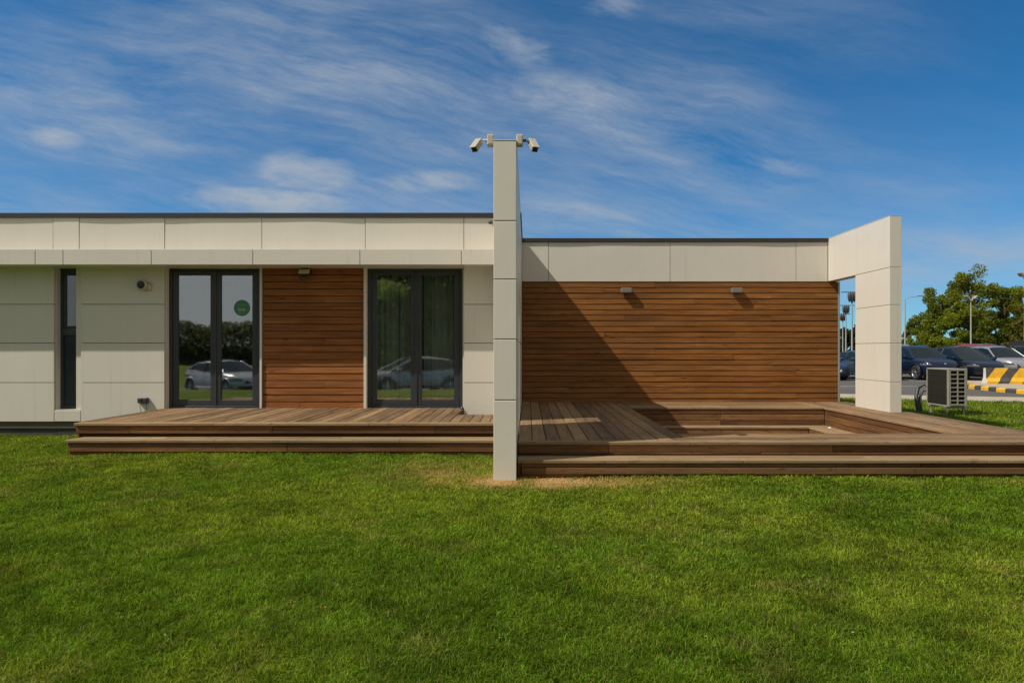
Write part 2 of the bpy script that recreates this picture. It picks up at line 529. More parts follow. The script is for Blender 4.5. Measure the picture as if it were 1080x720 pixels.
M['taillight'] = plain('tail light', (0.25, 0.012, 0.01), 0.15, coat=1.0)
M['chrome'] = plain('bright trim', (0.6, 0.6, 0.6), 0.15, 1.0)
M['plate'] = plain('number plate', (0.65, 0.65, 0.6), 0.5)
M['car_glass'] = plain('car window', (0.006, 0.014, 0.020), 0.04, spec=0.28)


def carpaint(name, col, metal=0.35):
    return plain(name, col, 0.3, metal, 0.4, vary=0.03, coat=0.5)


def soil_mat():
    m, w, b = new_mat('lawn soil')
    b.inputs['Roughness'].default_value = 0.95
    b.inputs['Specular IOR Level'].default_value = 0.1
    at = w.n('ShaderNodeAttribute'); at.attribute_name = 'tint'
    tc = w.n('ShaderNodeTexCoord'); O = tc.outputs['Object']
    n = w.noise(O, 38, 5, 0.7)
    c = w.mix(1.0, at.outputs['Color'], w.ramp(n, [(0.3, 0.45), (0.7, 1.15)]), 'MULTIPLY')
    w.l(c, b.inputs['Base Color'])
    bn = w.n('ShaderNodeBump'); bn.inputs['Strength'].default_value = 0.6; bn.inputs['Distance'].default_value = 0.03
    w.l(n, bn.inputs['Height']); w.l(bn.outputs[0], b.inputs['Normal'])
    return m


def asphalt_mat():
    m, w, b = new_mat('asphalt')
    b.inputs['Roughness'].default_value = 0.9
    tc = w.n('ShaderNodeTexCoord'); O = tc.outputs['Object']
    n = w.noise(O, 0.35, 5, 0.6); g = w.noise(O, 60, 3, 0.7)
    f = w.math('ADD', w.math('MULTIPLY', n, 0.6), w.math('MULTIPLY', g, 0.4))
    w.l(w.ramp(f, [(0.3, (0.062, 0.058, 0.055)), (0.7, (0.115, 0.108, 0.10))]), b.inputs['Base Color'])
    return m


def stripe_mat():
    m, w, b = new_mat('yellow and black barrier paint')
    b.inputs['Roughness'].default_value = 0.65
    tc = w.n('ShaderNodeTexCoord'); O = tc.outputs['Object']
    sp = w.n('ShaderNodeSeparateXYZ'); w.l(O, sp.inputs[0])
    ph = w.math('SUBTRACT', sp.outputs[0], w.math('MULTIPLY', sp.outputs[2], 0.72))
    n = w.noise(O, 5, 4, 0.6)
    ph = w.math('ADD', ph, w.math('MULTIPLY', n, 0.035))
    fr = w.math('FRACT', w.math('ADD', w.math('DIVIDE', ph, 0.84), 10.03))
    yel = w.ramp(n, [(0.3, (0.62, 0.33, 0.012)), (0.7, (0.80, 0.45, 0.02))])
    blk = w.ramp(n, [(0.3, (0.045, 0.043, 0.04)), (0.7, (0.075, 0.07, 0.065))])
    col = w.mix(w.math('GREATER_THAN', fr, 0.54), yel, blk)
    chip = w.noise(O, 9, 6, 0.72)
    col = w.mix(w.math('MULTIPLY', w.ramp(chip, [(0.60, 0.0), (0.68, 1.0)]), 0.7), col, (0.30, 0.27, 0.23))
    w.l(col, b.inputs['Base Color'])
    return m


M['soil'] = soil_mat(); M['asphalt'] = asphalt_mat(); M['stripes'] = stripe_mat()
M['yellow'] = plain('yellow kerb paint', (0.70, 0.39, 0.015), 0.65, vary=0.15, vscale=9)
M['kerb_black'] = plain('black kerb paint', (0.06, 0.056, 0.05), 0.7, vary=0.2)
M['road_paint'] = plain('worn white road paint', (0.42, 0.41, 0.38), 0.8, vary=0.2)
M['clay'] = plain('dark hedge bank', (0.03, 0.045, 0.016), 0.95, vary=0.4)


# ------------------------------------------------------------------ ground
def vnoise(x, y, scale, seed):
    """value noise in numpy"""
    g = np.random.default_rng(seed).random((256, 256))
    u = x * scale + 97.3; v = y * scale + 51.7
    i = np.floor(u).astype(int); j = np.floor(v).astype(int)
    fu = u - i; fv = v - j
    fu = fu * fu * (3 - 2 * fu); fv = fv * fv * (3 - 2 * fv)
    a = g[i % 256, j % 256]; b = g[(i + 1) % 256, j % 256]; c = g[i % 256, (j + 1) % 256]; d = g[(i + 1) % 256, (j + 1) % 256]
    return (a * (1 - fu) + b * fu) * (1 - fv) + (c * (1 - fu) + d * fu) * fv


def sstep(a, b, x):
    t = np.clip((x - a) / (b - a), 0, 1)
    return t * t * (3 - 2 * t)


def road_line(x): return 20.9 - 0.32 * (x - 11.4)
def strip_line(x): return 18.8 - 0.40 * (x - 11.4)


def inside(x, y, x0, x1, y0, y1, s=0.12):
    return sstep(x0 - s, x0 + s, x) * (1 - sstep(x1 - s, x1 + s, x)) * sstep(y0 - s, y0 + s, y) * (1 - sstep(y1 - s, y1 + s, y))


def ground_z(x, y):
    x = np.asarray(x, float); y = np.asarray(y, float)
    z = np.full(np.broadcast(x, y).shape, -0.125)
    z = z + 0.095 * np.exp(-((x + 3.1) / 3.0) ** 4 - ((y - 8.6) / 1.6) ** 2)
    z = z + 0.02 * np.exp(-((x - 3.6) / 2.6) ** 4 - ((y - 7.2) / 1.2) ** 2)
    z = z + (vnoise(x, y, 0.6, 3) - 0.5) * 0.03 + (vnoise(x, y, 2.3, 4) - 0.5) * 0.012
    z = z - 0.53 * (1 - sstep(-5.6, -1.5, y)) + 0.45 * (1 - sstep(-18, -11.5, y))
    z = z - 0.42 * inside(x, y, 0.15, 6.0, 7.65, 13.4) - 0.16 * inside(x, y, -5.5, -0.4, 8.9, 10.9)
    z = z - 0.25 * sstep(11.2, 11.6, y) * (1 - sstep(-0.6, -0.3, x)) * (1 - sstep(30, 31, y))
    far = sstep(0.2, 1.0, y - road_line(x)) * sstep(6.2, 6.6, x)
    z = z * (1 - far) + (-0.34) * far
    return z


def dry_patch(x, y):
    d = 1.25 * np.exp(-((x - 0.22) / 0.95) ** 2 - ((y - 7.05) / 0.27) ** 2)
    d = np.maximum(d, 0.75 * np.exp(-((x + 0.25) / 0.40) ** 2 - ((y - 7.2) / 0.35) ** 2))
    d = np.maximum(d, 0.35 * np.exp(-((x + 0.9) / 0.8) ** 2 - ((y - 7.5) / 0.6) ** 2))
    return np.clip(d * (0.15 + 0.9 * vnoise(x, y, 4.5, 21) + 0.75 * vnoise(x, y, 14, 22)), 0, 1)


def lawn_colour(x, y):
    """patchy colour of the turf: lush, yellowed and dry areas"""
    a = vnoise(x, y, 0.55, 5) * 0.5 + vnoise(x, y, 1.7, 6) * 0.32 + vnoise(x, y, 5.5, 7) * 0.25
    b = vnoise(x, y, 0.9, 8) * 0.5 + vnoise(x, y, 3.6, 9) * 0.5
    lush = np.array((0.090, 0.160, 0.010)); yell = np.array((0.158, 0.210, 0.018)); dark = np.array((0.042, 0.080, 0.005)); dry = np.array((0.50, 0.31, 0.13))
    t = (sstep(0.38, 0.72, a) * 0.75)[..., None]
    c = lush * (1 - t) + yell * t
    t = (sstep(0.52, 0.80, b) * 0.4)[..., None]
    c = c * (1 - t) + dark * t
    strawy = (sstep(0.60, 0.85, vnoise(x, y, 2.6, 12) * 0.6 + vnoise(x, y, 8, 13) * 0.4) * 0.28)[..., None]
    c = c * (1 - strawy) + np.array((0.25, 0.215, 0.07)) * strawy
    f = vnoise(x, y, 13, 14) * 0.5 + vnoise(x, y, 31, 15) * 0.35 + vnoise(x, y, 4.2, 16) * 0.4
    c = c * (0.52 + 1.15 * f)[..., None]
    d = dry_patch(x, y)[..., None]
    return c * (1 - d) + dry * d


def axis(a, b, fine0, fine1, step, grow=1.25):
    xs = list(np.arange(fine0, fine1 + 1e-6, step))
    s = step; p = fine1
    while p < b:
        s *= grow; p += s; xs.append(min(p, b))
    s = step; p = fine0
    while p > a:
        s *= grow; p -= s; xs.insert(0, max(p, a))
    return np.array(sorted(set(np.round(xs, 4))))


gx = axis(-2500, 2500, -9, 16, 0.125); gy = axis(-2500, 4000, 1.5, 20, 0.125)
GX, GY = np.meshgrid(gx, gy)
GZ = ground_z(GX, GY)
gc = lawn_colour(GX, GY)
# thatch and soil under the blades
gc = gc * (0.60 + 0.35 * dry_patch(GX, GY))[..., None] + np.array((0.020, 0.016, 0.004))
nx, ny = len(gx), len(gy)
I = np.arange(nx * ny).reshape(ny, nx)
idx = np.stack([I[:-1, :-1], I[:-1, 1:], I[1:, 1:], I[1:, :-1]], -1).reshape(-1)
g = numpy_mesh('lawn', np.stack([GX, GY, GZ], -1).reshape(-1, 3), 4, idx, M['soil'], gc.reshape(-1, 3), True)
tag(g, kind='structure')


def sheet(name, pts, mat, z, th=0.0):
    mb = MB()
    if th: mb.prism([(p[0], p[1]) for p in pts], z - th, z, 2)
    else: mb.add([(p[0], p[1], z) for p in pts], [tuple(range(len(pts)))])
    return tag(mb.build(name, mat), kind='structure')


xs = [6.4, 11.4, 16, 22, 30]
sheet('parking_asphalt', [(x, road_line(x) - 0.05) for x in xs] + [(110, road_line(30) - 20), (110, 92), (-60, 92), (-60, 26), (6.4, 26)], M['asphalt'], -0.20)
sheet('pavement', [(x, strip_line(x)) for x in xs] + [(x, road_line(x)) for x in xs[::-1]], M['concrete'], -0.115, 0.3)
sheet('service_road', [(-70, -12.2), (60, -12.2), (60, -6.0), (-70, -6.0)], M['asphalt'], -0.64)
mb = MB()
mb.add([(8, 27.6, -0.196), (17.0, 27.2, -0.196), (17.0, 27.38, -0.196), (8, 27.78, -0.196)], [(0, 1, 2, 3)])
for k in range(-4, 8):
    x0 = 18.4 + k * 2.5
    mb.add([(x0, 31.6, -0.196), (x0 + 0.12, 31.6, -0.196), (x0 + 0.12, 36.6, -0.196), (x0, 36.6, -0.196)], [(0, 1, 2, 3)])
tag(mb.build('road_markings', M['road_paint']), kind='structure')


# ------------------------------------------------------------------ grass
def blades(n_try, region, rho, hmin, hmax, seed, tall=False):
    rg = np.random.default_rng(seed)
    x0, x1, y0, y1 = region
    # sample depth by weight
    ys = np.linspace(y0, y1, 400)
    wgt = rho(ys) * (np.minimum(x1, 0.78 * ys + 2.6) - np.maximum(x0, -0.86 * ys - 2.2)).clip(0)
    cdf = np.cumsum(wgt); cdf /= cdf[-1]
    y = np.interp(rg.random(n_try), cdf, ys)
    xl = np.maximum(x0, -0.86 * y - 2.2); xr = np.minimum(x1, 0.78 * y + 2.6)
    x = xl + (xr - xl) * rg.random(n_try)
    bad = (x > -0.39) & (x < -0.10) & (y > 7.12)
    bad |= (x > -0.12) & (x < 6.28) & (y > 7.33)
    bad |= (x > -5.74) & (x < -0.3) & (y > 8.51)
    bad |= (x < 0) & (y > 10.98)
    bad |= (x < 6.2) & (y > 13.4)
    bad |= (y > strip_line(x) - 0.05 + 0.12 * vnoise(x, y, 3, 31))
    # thin turf where it is dry
    bad |= rg.random(n_try) < dry_patch(x, y) * 0.8
    x, y = x[~bad], y[~bad]
    n = len(x)
    z = ground_z(x, y) - 0.004
    clump = vnoise(x, y, 11, 41) * 0.55 + vnoise(x, y, 24, 44) * 0.3 + vnoise(x, y, 2.2, 42) * 0.3
    h = (hmin + (hmax - hmin) * rg.random(n) ** 1.3) * (0.45 + 1.1 * clump) * (1 - 0.45 * dry_patch(x, y))
    w = 0.0033 * (np.maximum(y, 2.4) / 2.4) ** 0.75 * (0.7 + 0.6 * rg.random(n))
    ang = rg.random(n) * 2 * np.pi
    lean = (0.25 + 0.95 * rg.random(n)) * h
    # blades lie over in drifts
    la = vnoise(x, y, 1.3, 43) * 9.0 + rg.normal(0, 2.0, n)
    lx, ly = np.cos(la) * lean, np.sin(la) * lean
    px, py = np.cos(ang) * w * 0.5, np.sin(ang) * w * 0.5
    V = np.zeros((n, 5, 3))
    V[:, 0] = np.stack([x - px, y - py, z], -1); V[:, 1] = np.stack([x + px, y + py, z], -1)
    mx, my, mz = x + lx * 0.35, y + ly * 0.35, z + h * 0.62
    V[:, 2] = np.stack([mx + px * 0.8, my + py * 0.8, mz], -1); V[:, 3] = np.stack([mx - px * 0.8, my - py * 0.8, mz], -1)
    V[:, 4] = np.stack([x + lx, y + ly, z + h * (0.98 - 0.25 * lean / h)], -1)
    c = lawn_colour(x, y)
    c = c * (0.55 + 1.05 * rg.random(n))[:, None]
    c[:, 0] *= 0.85 + 0.4 * rg.random(n)
    straw = rg.random(n) < 0.035
    c[straw] = np.array((0.27, 0.24, 0.09)) * (0.6 + 0.6 * rg.random(straw.sum()))[:, None]
    C = np.repeat(c[:, None, :], 5, 1)
    b = (np.arange(n) * 5)[:, None]
    tri = np.concatenate([b + np.array([[0, 1, 2]]), b + np.array([[0, 2, 3]]), b + np.array([[3, 2, 4]])], 1).reshape(-1)
    return V.reshape(-1, 3), tri, C.reshape(-1, 3)


parts = [blades(1250000, (-12, 9, 2.1, 11.0), lambda d: d ** -1.4, 0.014, 0.046, 1),
         blades(42000, (6.2, 17, 9.0, 21.0), lambda d: d ** -0.3, 0.025, 0.075, 2)]


def weeds(n, seed):
    """small broad-leaved rosettes and stray tufts in the turf"""
    rg = np.random.default_rng(seed)
    V, T, C = [], [], []
    k = 0
    for _ in range(n):
        y = rg.uniform(2.5, 7.2); x = rg.uniform(-0.75 * y - .4, 0.72 * y + .4)
        col = np.array((0.10, 0.17, 0.02)) * rg.uniform(0.8, 1.6)
        z = float(ground_z(x, y))
        for q in range(rg.integers(4, 9)):
            a = rg.uniform(0, 6.283); L = rg.uniform(0.010, 0.024); wd = L * rg.uniform(0.14, 0.3); up = L * rg.uniform(0.5, 1.2)
            d = np.array((math.cos(a), math.sin(a), 0)); s = np.array((-math.sin(a), math.cos(a), 0))
            o = np.array((x, y, z + 0.012))
            V += [o, o + d * L * .55 + s * wd + np.array((0, 0, up * .7)), o + d * L + np.array((0, 0, up)), o + d * L * .55 - s * wd + np.array((0, 0, up * .7))]
            T += [k, k + 1, k + 2, k, k + 2, k + 3]; C += [col * rg.uniform(.8, 1.2)] * 4; k += 4
    return np.array(V), np.array(T), np.array(C)


parts.append(weeds(500, 5))


def litter(n, seed):
    """dead leaves, seed heads and a few dandelions lying in the turf"""
    rg = np.random.default_rng(seed)
    V, T, C = [], [], []
    k = 0
    for _ in range(n):
        y = rg.uniform(2.4, 8.0); x = rg.uniform(-0.8 * y - 1, 0.75 * y + 1)
        if y > 7.0 and x > -0.4: continue
        kind = rg.random()
        L = rg.uniform(0.005, 0.012) if kind > 0.12 else 0.009
        col = np.array((0.34, 0.22, 0.075)) if kind > 0.45 else (np.array((0.36, 0.32, 0.16)) if kind > 0.12 else np.array((0.75, 0.52, 0.02)))
        a = rg.uniform(0, 6.283); d = np.array((math.cos(a), math.sin(a), rg.uniform(-.4, .4))); s_ = np.array((-math.sin(a), math.cos(a), rg.uniform(-.4, .4)))
        o = np.array((x, y, float(ground_z(x, y)) + 0.028))
        V += [o - d * L, o + s_ * L * .55, o + d * L, o - s_ * L * .55]
        T += [k, k + 1, k + 2, k, k + 2, k + 3]; C += [col * rg.uniform(.7, 1.15)] * 4; k += 4
    return np.array(V), np.array(T), np.array(C)


parts.append(litter(260, 9))
off = 0; Vs, Ts, Cs = [], [], []
for V, T, C in parts:
    Vs.append(V); Ts.append(T + off); Cs.append(C); off += len(V)
go = numpy_mesh('grass', np.concatenate(Vs), 3, np.concatenate(Ts), M['grass'], np.concatenate(Cs))
tag(go, 'short green lawn grass with yellowed and dry straw patches', 'grass', kind='stuff')


# ------------------------------------------------------------------ pavilion building
YL, YR = 11.0, 13.48
bld = thing('pavilion_building', 'low flat roofed pavilion with cream panels, brown timber cladding and dark glass doors', 'building', (-4.0, YL, -0.12))
JZ = [0.1066, 0.736, 1.372, 1.995, 2.60]


def warped_panel(mb, x0, x1, z0, z1, yf, th, amp, seed):
    """cladding sheet on the xz plane facing -y, very slightly bowed"""
    nx_, nz_ = max(2, int((x1 - x0) / 0.12)), 4
    rg = random.Random(seed)
    ph = [rg.uniform(0, 6.28) for _ in range(4)]; tl = rg.uniform(-1, 1)
    vs, fs = [], []
    for i in range(nx_ + 1):
        for j in range(nz_ + 1):
            u, v = i / nx_, j / nz_
            x = x0 + (x1 - x0) * u; z = z0 + (z1 - z0) * v
            d = amp * (0.55 * math.sin(x * 1.9 + ph[0]) + 0.3 * math.sin(x * 4.1 + ph[1]) + 0.35 * tl * (u - .5)) * (0.4 + 0.6 * v)
            vs.append((x, yf + d, z))
    n1 = nz_ + 1
    for i in range(nx_):
        for j in range(nz_):
            fs.append((i * n1 + j, (i + 1) * n1 + j, (i + 1) * n1 + j + 1, i * n1 + j + 1))
    r = rg.random()
    mb.add(vs, fs, rnd=r, smooth=True)
    # returns at the four edges
    edge = [i * n1 for i in range(nx_ + 1)] + [nx_ * n1 + j for j in range(1, n1)] + [i * n1 + nz_ for i in range(nx_ - 1, -1, -1)] + [j for j in range(nz_ - 1, 0, -1)]
    e1 = [vs[k] for k in edge]; e2 = [(p[0], yf + th, p[2]) for p in e1]
    n = len(e1)
    mb.add(e1 + e2, [(k, (k + 1) % n, n + (k + 1) % n, n + k) for k in range(n)], rnd=r)


G = 0.0048                                    # half a panel joint
sd = 0
mb = MB()
XW0, XW1, XP1 = X(57, YL), X(85, YL), X(173.5, YL)     # window recess, right edge of the panel beside the door
XR0, XR1 = X(489, YL), -0.36
cols = [(-14.2, -11.2), (-11.2, XW0), (XW1, XP1), (XR0, XR1)]
for (a, b) in cols:
    if a in (XW1, XR0): mb.build('facade_panels', M['panel'], bld); mb = MB()
    for z0, z1 in zip(JZ[:-1], JZ[1:]):
        sd += 1
        warped_panel(mb, a + G, b - G, z0 + G, z1 - G, YL, 0.03, 0.0025, sd)
mb.build('facade_panels', M['panel'], bld); mb = MB()
mb.box(XW0 + G, XW1 - G, YL, YL + 0.03, 0.1066 + G, 0.285, ch=0.003)          # under the narrow window
mb.build('facade_panels', M['panel'], bld)
# reveals in the same cladding
mb = MB(); mb.box(XW0 - 0.002, XW0 + 0.014, YL + 0.032, YL + 0.2, 0.285, 2.60); mb.build('reveal_trim', M['panel'], bld)
mb = MB(); mb.box(X(84.5, 11.13), XW1 + 0.012, YL + 0.032, YL + 0.2, 0.285, 2.60); mb.build('reveal_trim', M['panel'], bld)
mb = MB(); mb.box(XP1 - 0.002, XP1 + 0.014, YL + 0.032, YL + 0.2, 0.25, 2.60); mb.build('reveal_trim', M['panel'], bld)
mb = MB(); mb.box(X(275.2, 11.1), X(277.2, 11.1), 11.045, 11.14, 0.31, 2.60); mb.build('reveal_trim', M['panel'], bld)
mb = MB(); mb.box(X(384.6, 11.1), X(387.4, 11.1), 11.03, 11.14, 0.31, 2.60); mb.build('reveal_trim', M['panel'], bld)
mb = MB(); mb.box(X(488.4, 11.1), XR0 + 0.0, 11.034, 11.16, 0.22, 2.60); mb.build('reveal_trim', M['panel'], bld)
mb = MB(); mb.box(XW0 + 0.016, XW1 - 0.006, YL + 0.002, YL + 0.2, 0.287, 0.30); mb.build('window_sill', M['panel'], bld)
# structural core behind everything
mb = MB()
mb.box(-14.2, XW0 - 0.002, YL + 0.03, YL + 0.3, 0.0, 3.37)
mb.box(XW1 + 0.012, XP1 - 0.002, YL + 0.03, YL + 0.3, 0.0, 3.37)
mb.box(XW0 - 0.002, XW1 + 0.012, YL + 0.03, YL + 0.3, 0.0, 0.282)
mb.box(XW0 - 0.002, XW1 + 0.012, YL + 0.03, YL + 0.3, 2.602, 3.37)
mb.box(XP1 - 0.002, -0.37, YL + 0.03, YL + 0.3, 2.602, 3.37)
mb.box(X(275.4, 11.1), X(387.2, 11.1), 11.142, YL + 0.3, 0.0, 2.602)
mb.box(X(488.6, 11.1), -0.37, YL + 0.165, YL + 0.3, 0.0, 2.602)
mb.box(XR0 + 0.01, -0.37, YL + 0.03, YL + 0.164, 0.0, 2.602)
mb.box(XP1, X(490, 11.1), YL + 0.16, YL + 0.3, -0.1, 0.27)
mb.build('wall_core', M['core'], bld); mb = MB()
mb.box(0.0 - 0.115, 6.10, YR + 0.03, YR + 0.3, 0.0, 3.37)
mb.build('wall_core', M['core'], bld)
# upper fascia
mb = MB()
fj = [-14.2, -12.1, -10.3, X(56.2, YL), X(83.8, YL), X(173.7, YL), X(276.2, YL), X(385.2, YL), X(489.2, YL), -0.36]
for a, b in zip(fj[:-1], fj[1:]):
    sd += 1; warped_panel(mb, a + G, b - G, 2.80, 3.385, YL - 0.004, 0.03, 0.009, sd)
mb.build('fascia_panels', M['panel'], bld); mb = MB()
fr = [-0.125, X(578.5, YR), X(706.7, YR), X(839.5, YR), 5.915]
for a, b in zip(fr[:-1], fr[1:]):
    sd += 1; warped_panel(mb, a + G, b - G, 2.612, 3.385, YR - 0.004, 0.03, 0.007, sd + 40)
mb.build('fascia_panels', M['panel'], bld)
# projecting band
YB = 10.545
mb = MB()
bj = [-14.2, -12.0, -10.2, X(37, YB), X(66.4, YB), X(159.5, YB), X(266.6, YB), X(379.6, YB), X(486.6, YB), -0.364]
for a, b in zip(bj[:-1], bj[1:]):
    mb.box(a + G, b - G, YB, YB + 0.03, 2.578, 2.816, ch=0.003)
    mb.box(a + G, b - G, YB + 0.031, YL + 0.14, 2.584, 2.60)
    mb.box(a + G, b - G, YB + 0.031, YL - 0.006, 2.796, 2.812)
ban = mb.build('canopy_band', M['panel'], bld)
mb = MB(); mb.box(-14.19, -0.366, YB + 0.02, YL - 0.01, 2.601, 2.795); mb.build('band_core', M['core'], ban)
# roof and coping
mb = MB()
mb.box(-14.2, -0.1305, YL + 0.05, 24.0, 3.30, 3.372); mb.box(-0.13, 6.1, YR + 0.05, 24.0, 3.30, 3.372)
rf = mb.build('roof', M['coping'], bld)
mb = MB()
mb.box(-14.24, -0.142, YL - 0.034, YL + 0.3, 3.388, 3.463, ch=0.004)
mb.build('coping', M['coping'], rf); mb = MB()
mb.box(-0.141, -0.106, YL - 0.034, YR - 0.036, 3.386, 3.466, ch=0.004)
mb.build('coping', M['coping'], rf); mb = MB()
mb.box(-0.141, 5.918, YR - 0.034, YR + 0.3, 3.388, 3.463, ch=0.004)
mb.build('coping', M['coping'], rf)
# side and back shell
mb = MB()
mb.box(-14.2, -14.1, YL + 0.3, 24, -0.2, 3.3); mb.box(-14.2, 6.1, 23.9, 24, -0.2, 3.3); mb.box(6.0, 6.1, YR + 0.3, 23.9, -0.2, 3.3)
mb.build('shell_wall', M['panel'], bld)
# plinth
mb = MB()
mb.box(-14.2, X(62, 11.1), YL + 0.055, YL + 0.029 + 0.2, -0.25, 0.1); mb.box(X(62.4, 11.1), -5.3, YL + 0.052, YL + 0.22, -0.25, 0.098)
mb.build('plinth', M['plinth'], bld)
# room behind the doors
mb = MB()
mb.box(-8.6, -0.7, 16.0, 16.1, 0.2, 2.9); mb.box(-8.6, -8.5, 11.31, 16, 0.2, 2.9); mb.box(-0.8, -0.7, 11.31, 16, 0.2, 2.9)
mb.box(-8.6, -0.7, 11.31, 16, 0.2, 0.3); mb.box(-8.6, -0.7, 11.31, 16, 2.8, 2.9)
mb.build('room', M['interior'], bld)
mb = MB()
for x0, x1, z0, z1, y in [(X(392, 11.6), X(421, 11.6), 0.32, 2.7, 11.62), (X(422, 11.5), X(435, 11.5), 0.32, 2.7, 11.5), (X(447, 11.5), X(454, 11.5), 0.32, 2.7, 11.52), (X(455, 11.6), X(486, 11.6), 0.32, 2.7, 11.6)]:
    n = 40; vs, fs = [], []
    for i in range(n + 1):
        xx = x0 + (x1 - x0) * i / n
        yy = y + 0.035 * math.sin(i * 0.8) + 0.012 * math.sin(i * 2.3)
        vs += [(xx, yy, z0), (xx, yy, z1)]
    fs = [(2 * i, 2 * i + 2, 2 * i + 3, 2 * i + 1) for i in range(n)]
    mb = MB(); mb.add(vs, fs, smooth=True); mb.build('curtain', M['curtain'], bld)


def cladding(name, x0, x1, z0, z1, yf, pitch, splits, mat='clad'):
    mb = MB()
    n = int(round((z1 - z0) / pitch)); p = (z1 - z0) / n
    for i in range(n):
        a = z0 + i * p; b = a + p - 0.0095
        cuts = [x0] + sorted(splits(i)) + [x1]
        for c0, c1 in zip(cuts[:-1], cuts[1:]):
            j = random.uniform(-0.002, 0.003)
            # sloped board face: the lower edge stands proud
            prof = [(yf + 0.002 + j, a), (yf + j, a + 0.004), (yf + 0.006 + j, b - 0.004), (yf + 0.010 + j, b), (yf + 0.026, b), (yf + 0.026, a)]
            r = random.random()
            o = (random.uniform(0, 60), random.uniform(0, 60), random.uniform(0, 60))
            xa, xb = c0 + 0.001, c1 - 0.001
            vs = [(xa, q[0], q[1]) for q in prof] + [(xb, q[0], q[1]) for q in prof]
            m = len(prof)
            fs = [tuple(range(m)), tuple(range(m, 2 * m))] + [(k, (k + 1) % m, m + (k + 1) % m, m + k) for k in range(m)]
            mb.add(vs, fs, [(v[0] + o[0], v[1] + o[1], v[2] + o[2]) for v in vs], r)
    ob = mb.build(name, M[mat], bld)
    mb = MB(); mb.box(x0 + 0.002, x1 - 0.002, yf + 0.0265, yf + 0.045, z0, z1); mb.build('cladding_backing', M['clad_gap'], ob)
    return ob


xa, xb = X(277.4, 11.07), X(384.4, 11.07)
cladding('timber_cladding', xa, xb, 0.312, 2.597, 11.07, 0.1165, lambda i: [] if i % 3 else [xa + (xb - xa) * (0.61 if i % 2 else 0.36)], 'clad_red')
cladding('timber_cladding', -0.118, 6.118, 0.20, 2.606, YR, 0.1105, lambda i: [[1.5, 4.05], [2.5, 5.3], [0.8, 3.3], [1.9, 4.8]][i % 4])
mb = MB(); mb.box(6.12, 6.155, YR - 0.01, YR + 0.3, 0.15, 2.606, ch=0.003); mb.build('corner_trim', M['alu'], bld)


def frame_rect(mb, x0, x1, z0, z1, y0, y1, l, r, b, t, ch=0.004):
    mb.box(x0, x0 + l, y0, y1, z0, z1, ch=ch); mb.box(x1 - r, x1, y0, y1, z0, z1, ch=ch)
    mb.box(x0 + l + 0.001, x1 - r - 0.001, y0 + 0.001, y1, z0, z0 + b, ch=ch); mb.box(x0 + l + 0.001, x1 - r - 0.001, y0 + 0.001, y1, z1 - t, z1, ch=ch)


def french_door(px0, px1, stick):
    D = 11.12
    x0, x1 = X(px0, D), X(px1, D); z0, z1 = 0.305, 2.598
    mb = MB(); frame_rect(mb, x0, x1, z0, z1, D - 0.005, D + 0.08, 0.06, 0.055, 0.05, 0.05)
    door = mb.build('glass_door', M['frame'], bld)
    mid = (x0 + x1) / 2 + 0.012
    panes = []
    for k, (a, b) in enumerate([(x0 + 0.064, mid - 0.004), (mid + 0.004, x1 - 0.059)]):
        mb = MB(); st = 0.078
        frame_rect(mb, a, b, z0 + 0.054, z1 - 0.054, D + 0.012, D + 0.07, st, st, 0.085, 0.06)
        leaf = mb.build('door_leaf', M['frame'], door)
        mb = MB(); mb.box(a + st - 0.002, b - st + 0.002, D + 0.036, D + 0.042, z0 + 0.137, z1 - 0.112)
        panes.append(mb.build('door_pane', M['glass'], door))
        # slim gasket in paler grey
        mb = MB(); frame_rect(mb, a + st + 0.0005, b - st - 0.0005, z0 + 0.1395, z1 - 0.1145, D + 0.026, D + 0.0355, 0.008, 0.008, 0.008, 0.008, 0.001)
        mb.build('glazing_bead', M['dark_grey'], door)
    mb = MB(); mb.box(mid - 0.016, mid + 0.016, D - 0.002, D + 0.0115, z0 + 0.056, z1 - 0.056, ch=0.003); mb.build('meeting_stile', M['frame'], door)
    mb = MB()
    for zz in (0.55, 1.45, 2.35):
        for hx in (x0 + 0.062, x1 - 0.057):
            mb = MB(); mb.tube([(hx, D + 0.002, zz - 0.05), (hx, D + 0.002, zz + 0.05)], 0.009, 8); mb.build('hinge', M['frame'], door)
    if stick:
        cx, cz, r, yy = X(254.2, D), Z(324.6, D), 0.132, D + 0.0345
        def disc(mb, cx, cz, r, y0, y1, n=40):
            vs = [(cx + r * math.cos(2 * math.pi * k / n), y, cz + r * math.sin(2 * math.pi * k / n)) for y in (y0, y1) for k in range(n)]
            mb.add(vs, [tuple(range(n)), tuple(range(n, 2 * n))] + [(k, (k + 1) % n, n + (k + 1) % n, n + k) for k in range(n)])
        mb = MB(); disc(mb, cx, cz, r, yy, yy + 0.0012)
        stk = mb.build('sticker', M['sticker'], door)
        # printed marks on the sticker, only as far as they can be read
        q0, q1 = yy - 0.001, yy - 0.0003
        marks = [(q - 0.013, q + 0.013, 0.042, 0.062, 'sticker_lime') for q in (-0.055, -0.02, 0.018, 0.052)]
        marks += [(-0.058, -0.040, -0.05, -0.002, 'sticker_light'), (-0.036, -0.014, -0.05, -0.022, 'sticker_light'), (-0.004, 0.010, -0.05, 0.0, 'sticker_light'), (0.022, 0.052, -0.046, -0.016, 'sticker_light')]
        marks += [(q - 0.012, q + 0.012, -0.095, -0.072, 'sticker_lime') for q in (-0.045, -0.012, 0.022)]
        for m0, m1, z0_, z1_, mt in marks:
            mb = MB(); mb.box(cx + m0, cx + m1, q0, q1, cz + z0_, cz + z1_); mb.build('sticker_print', M[mt], door)
    return door


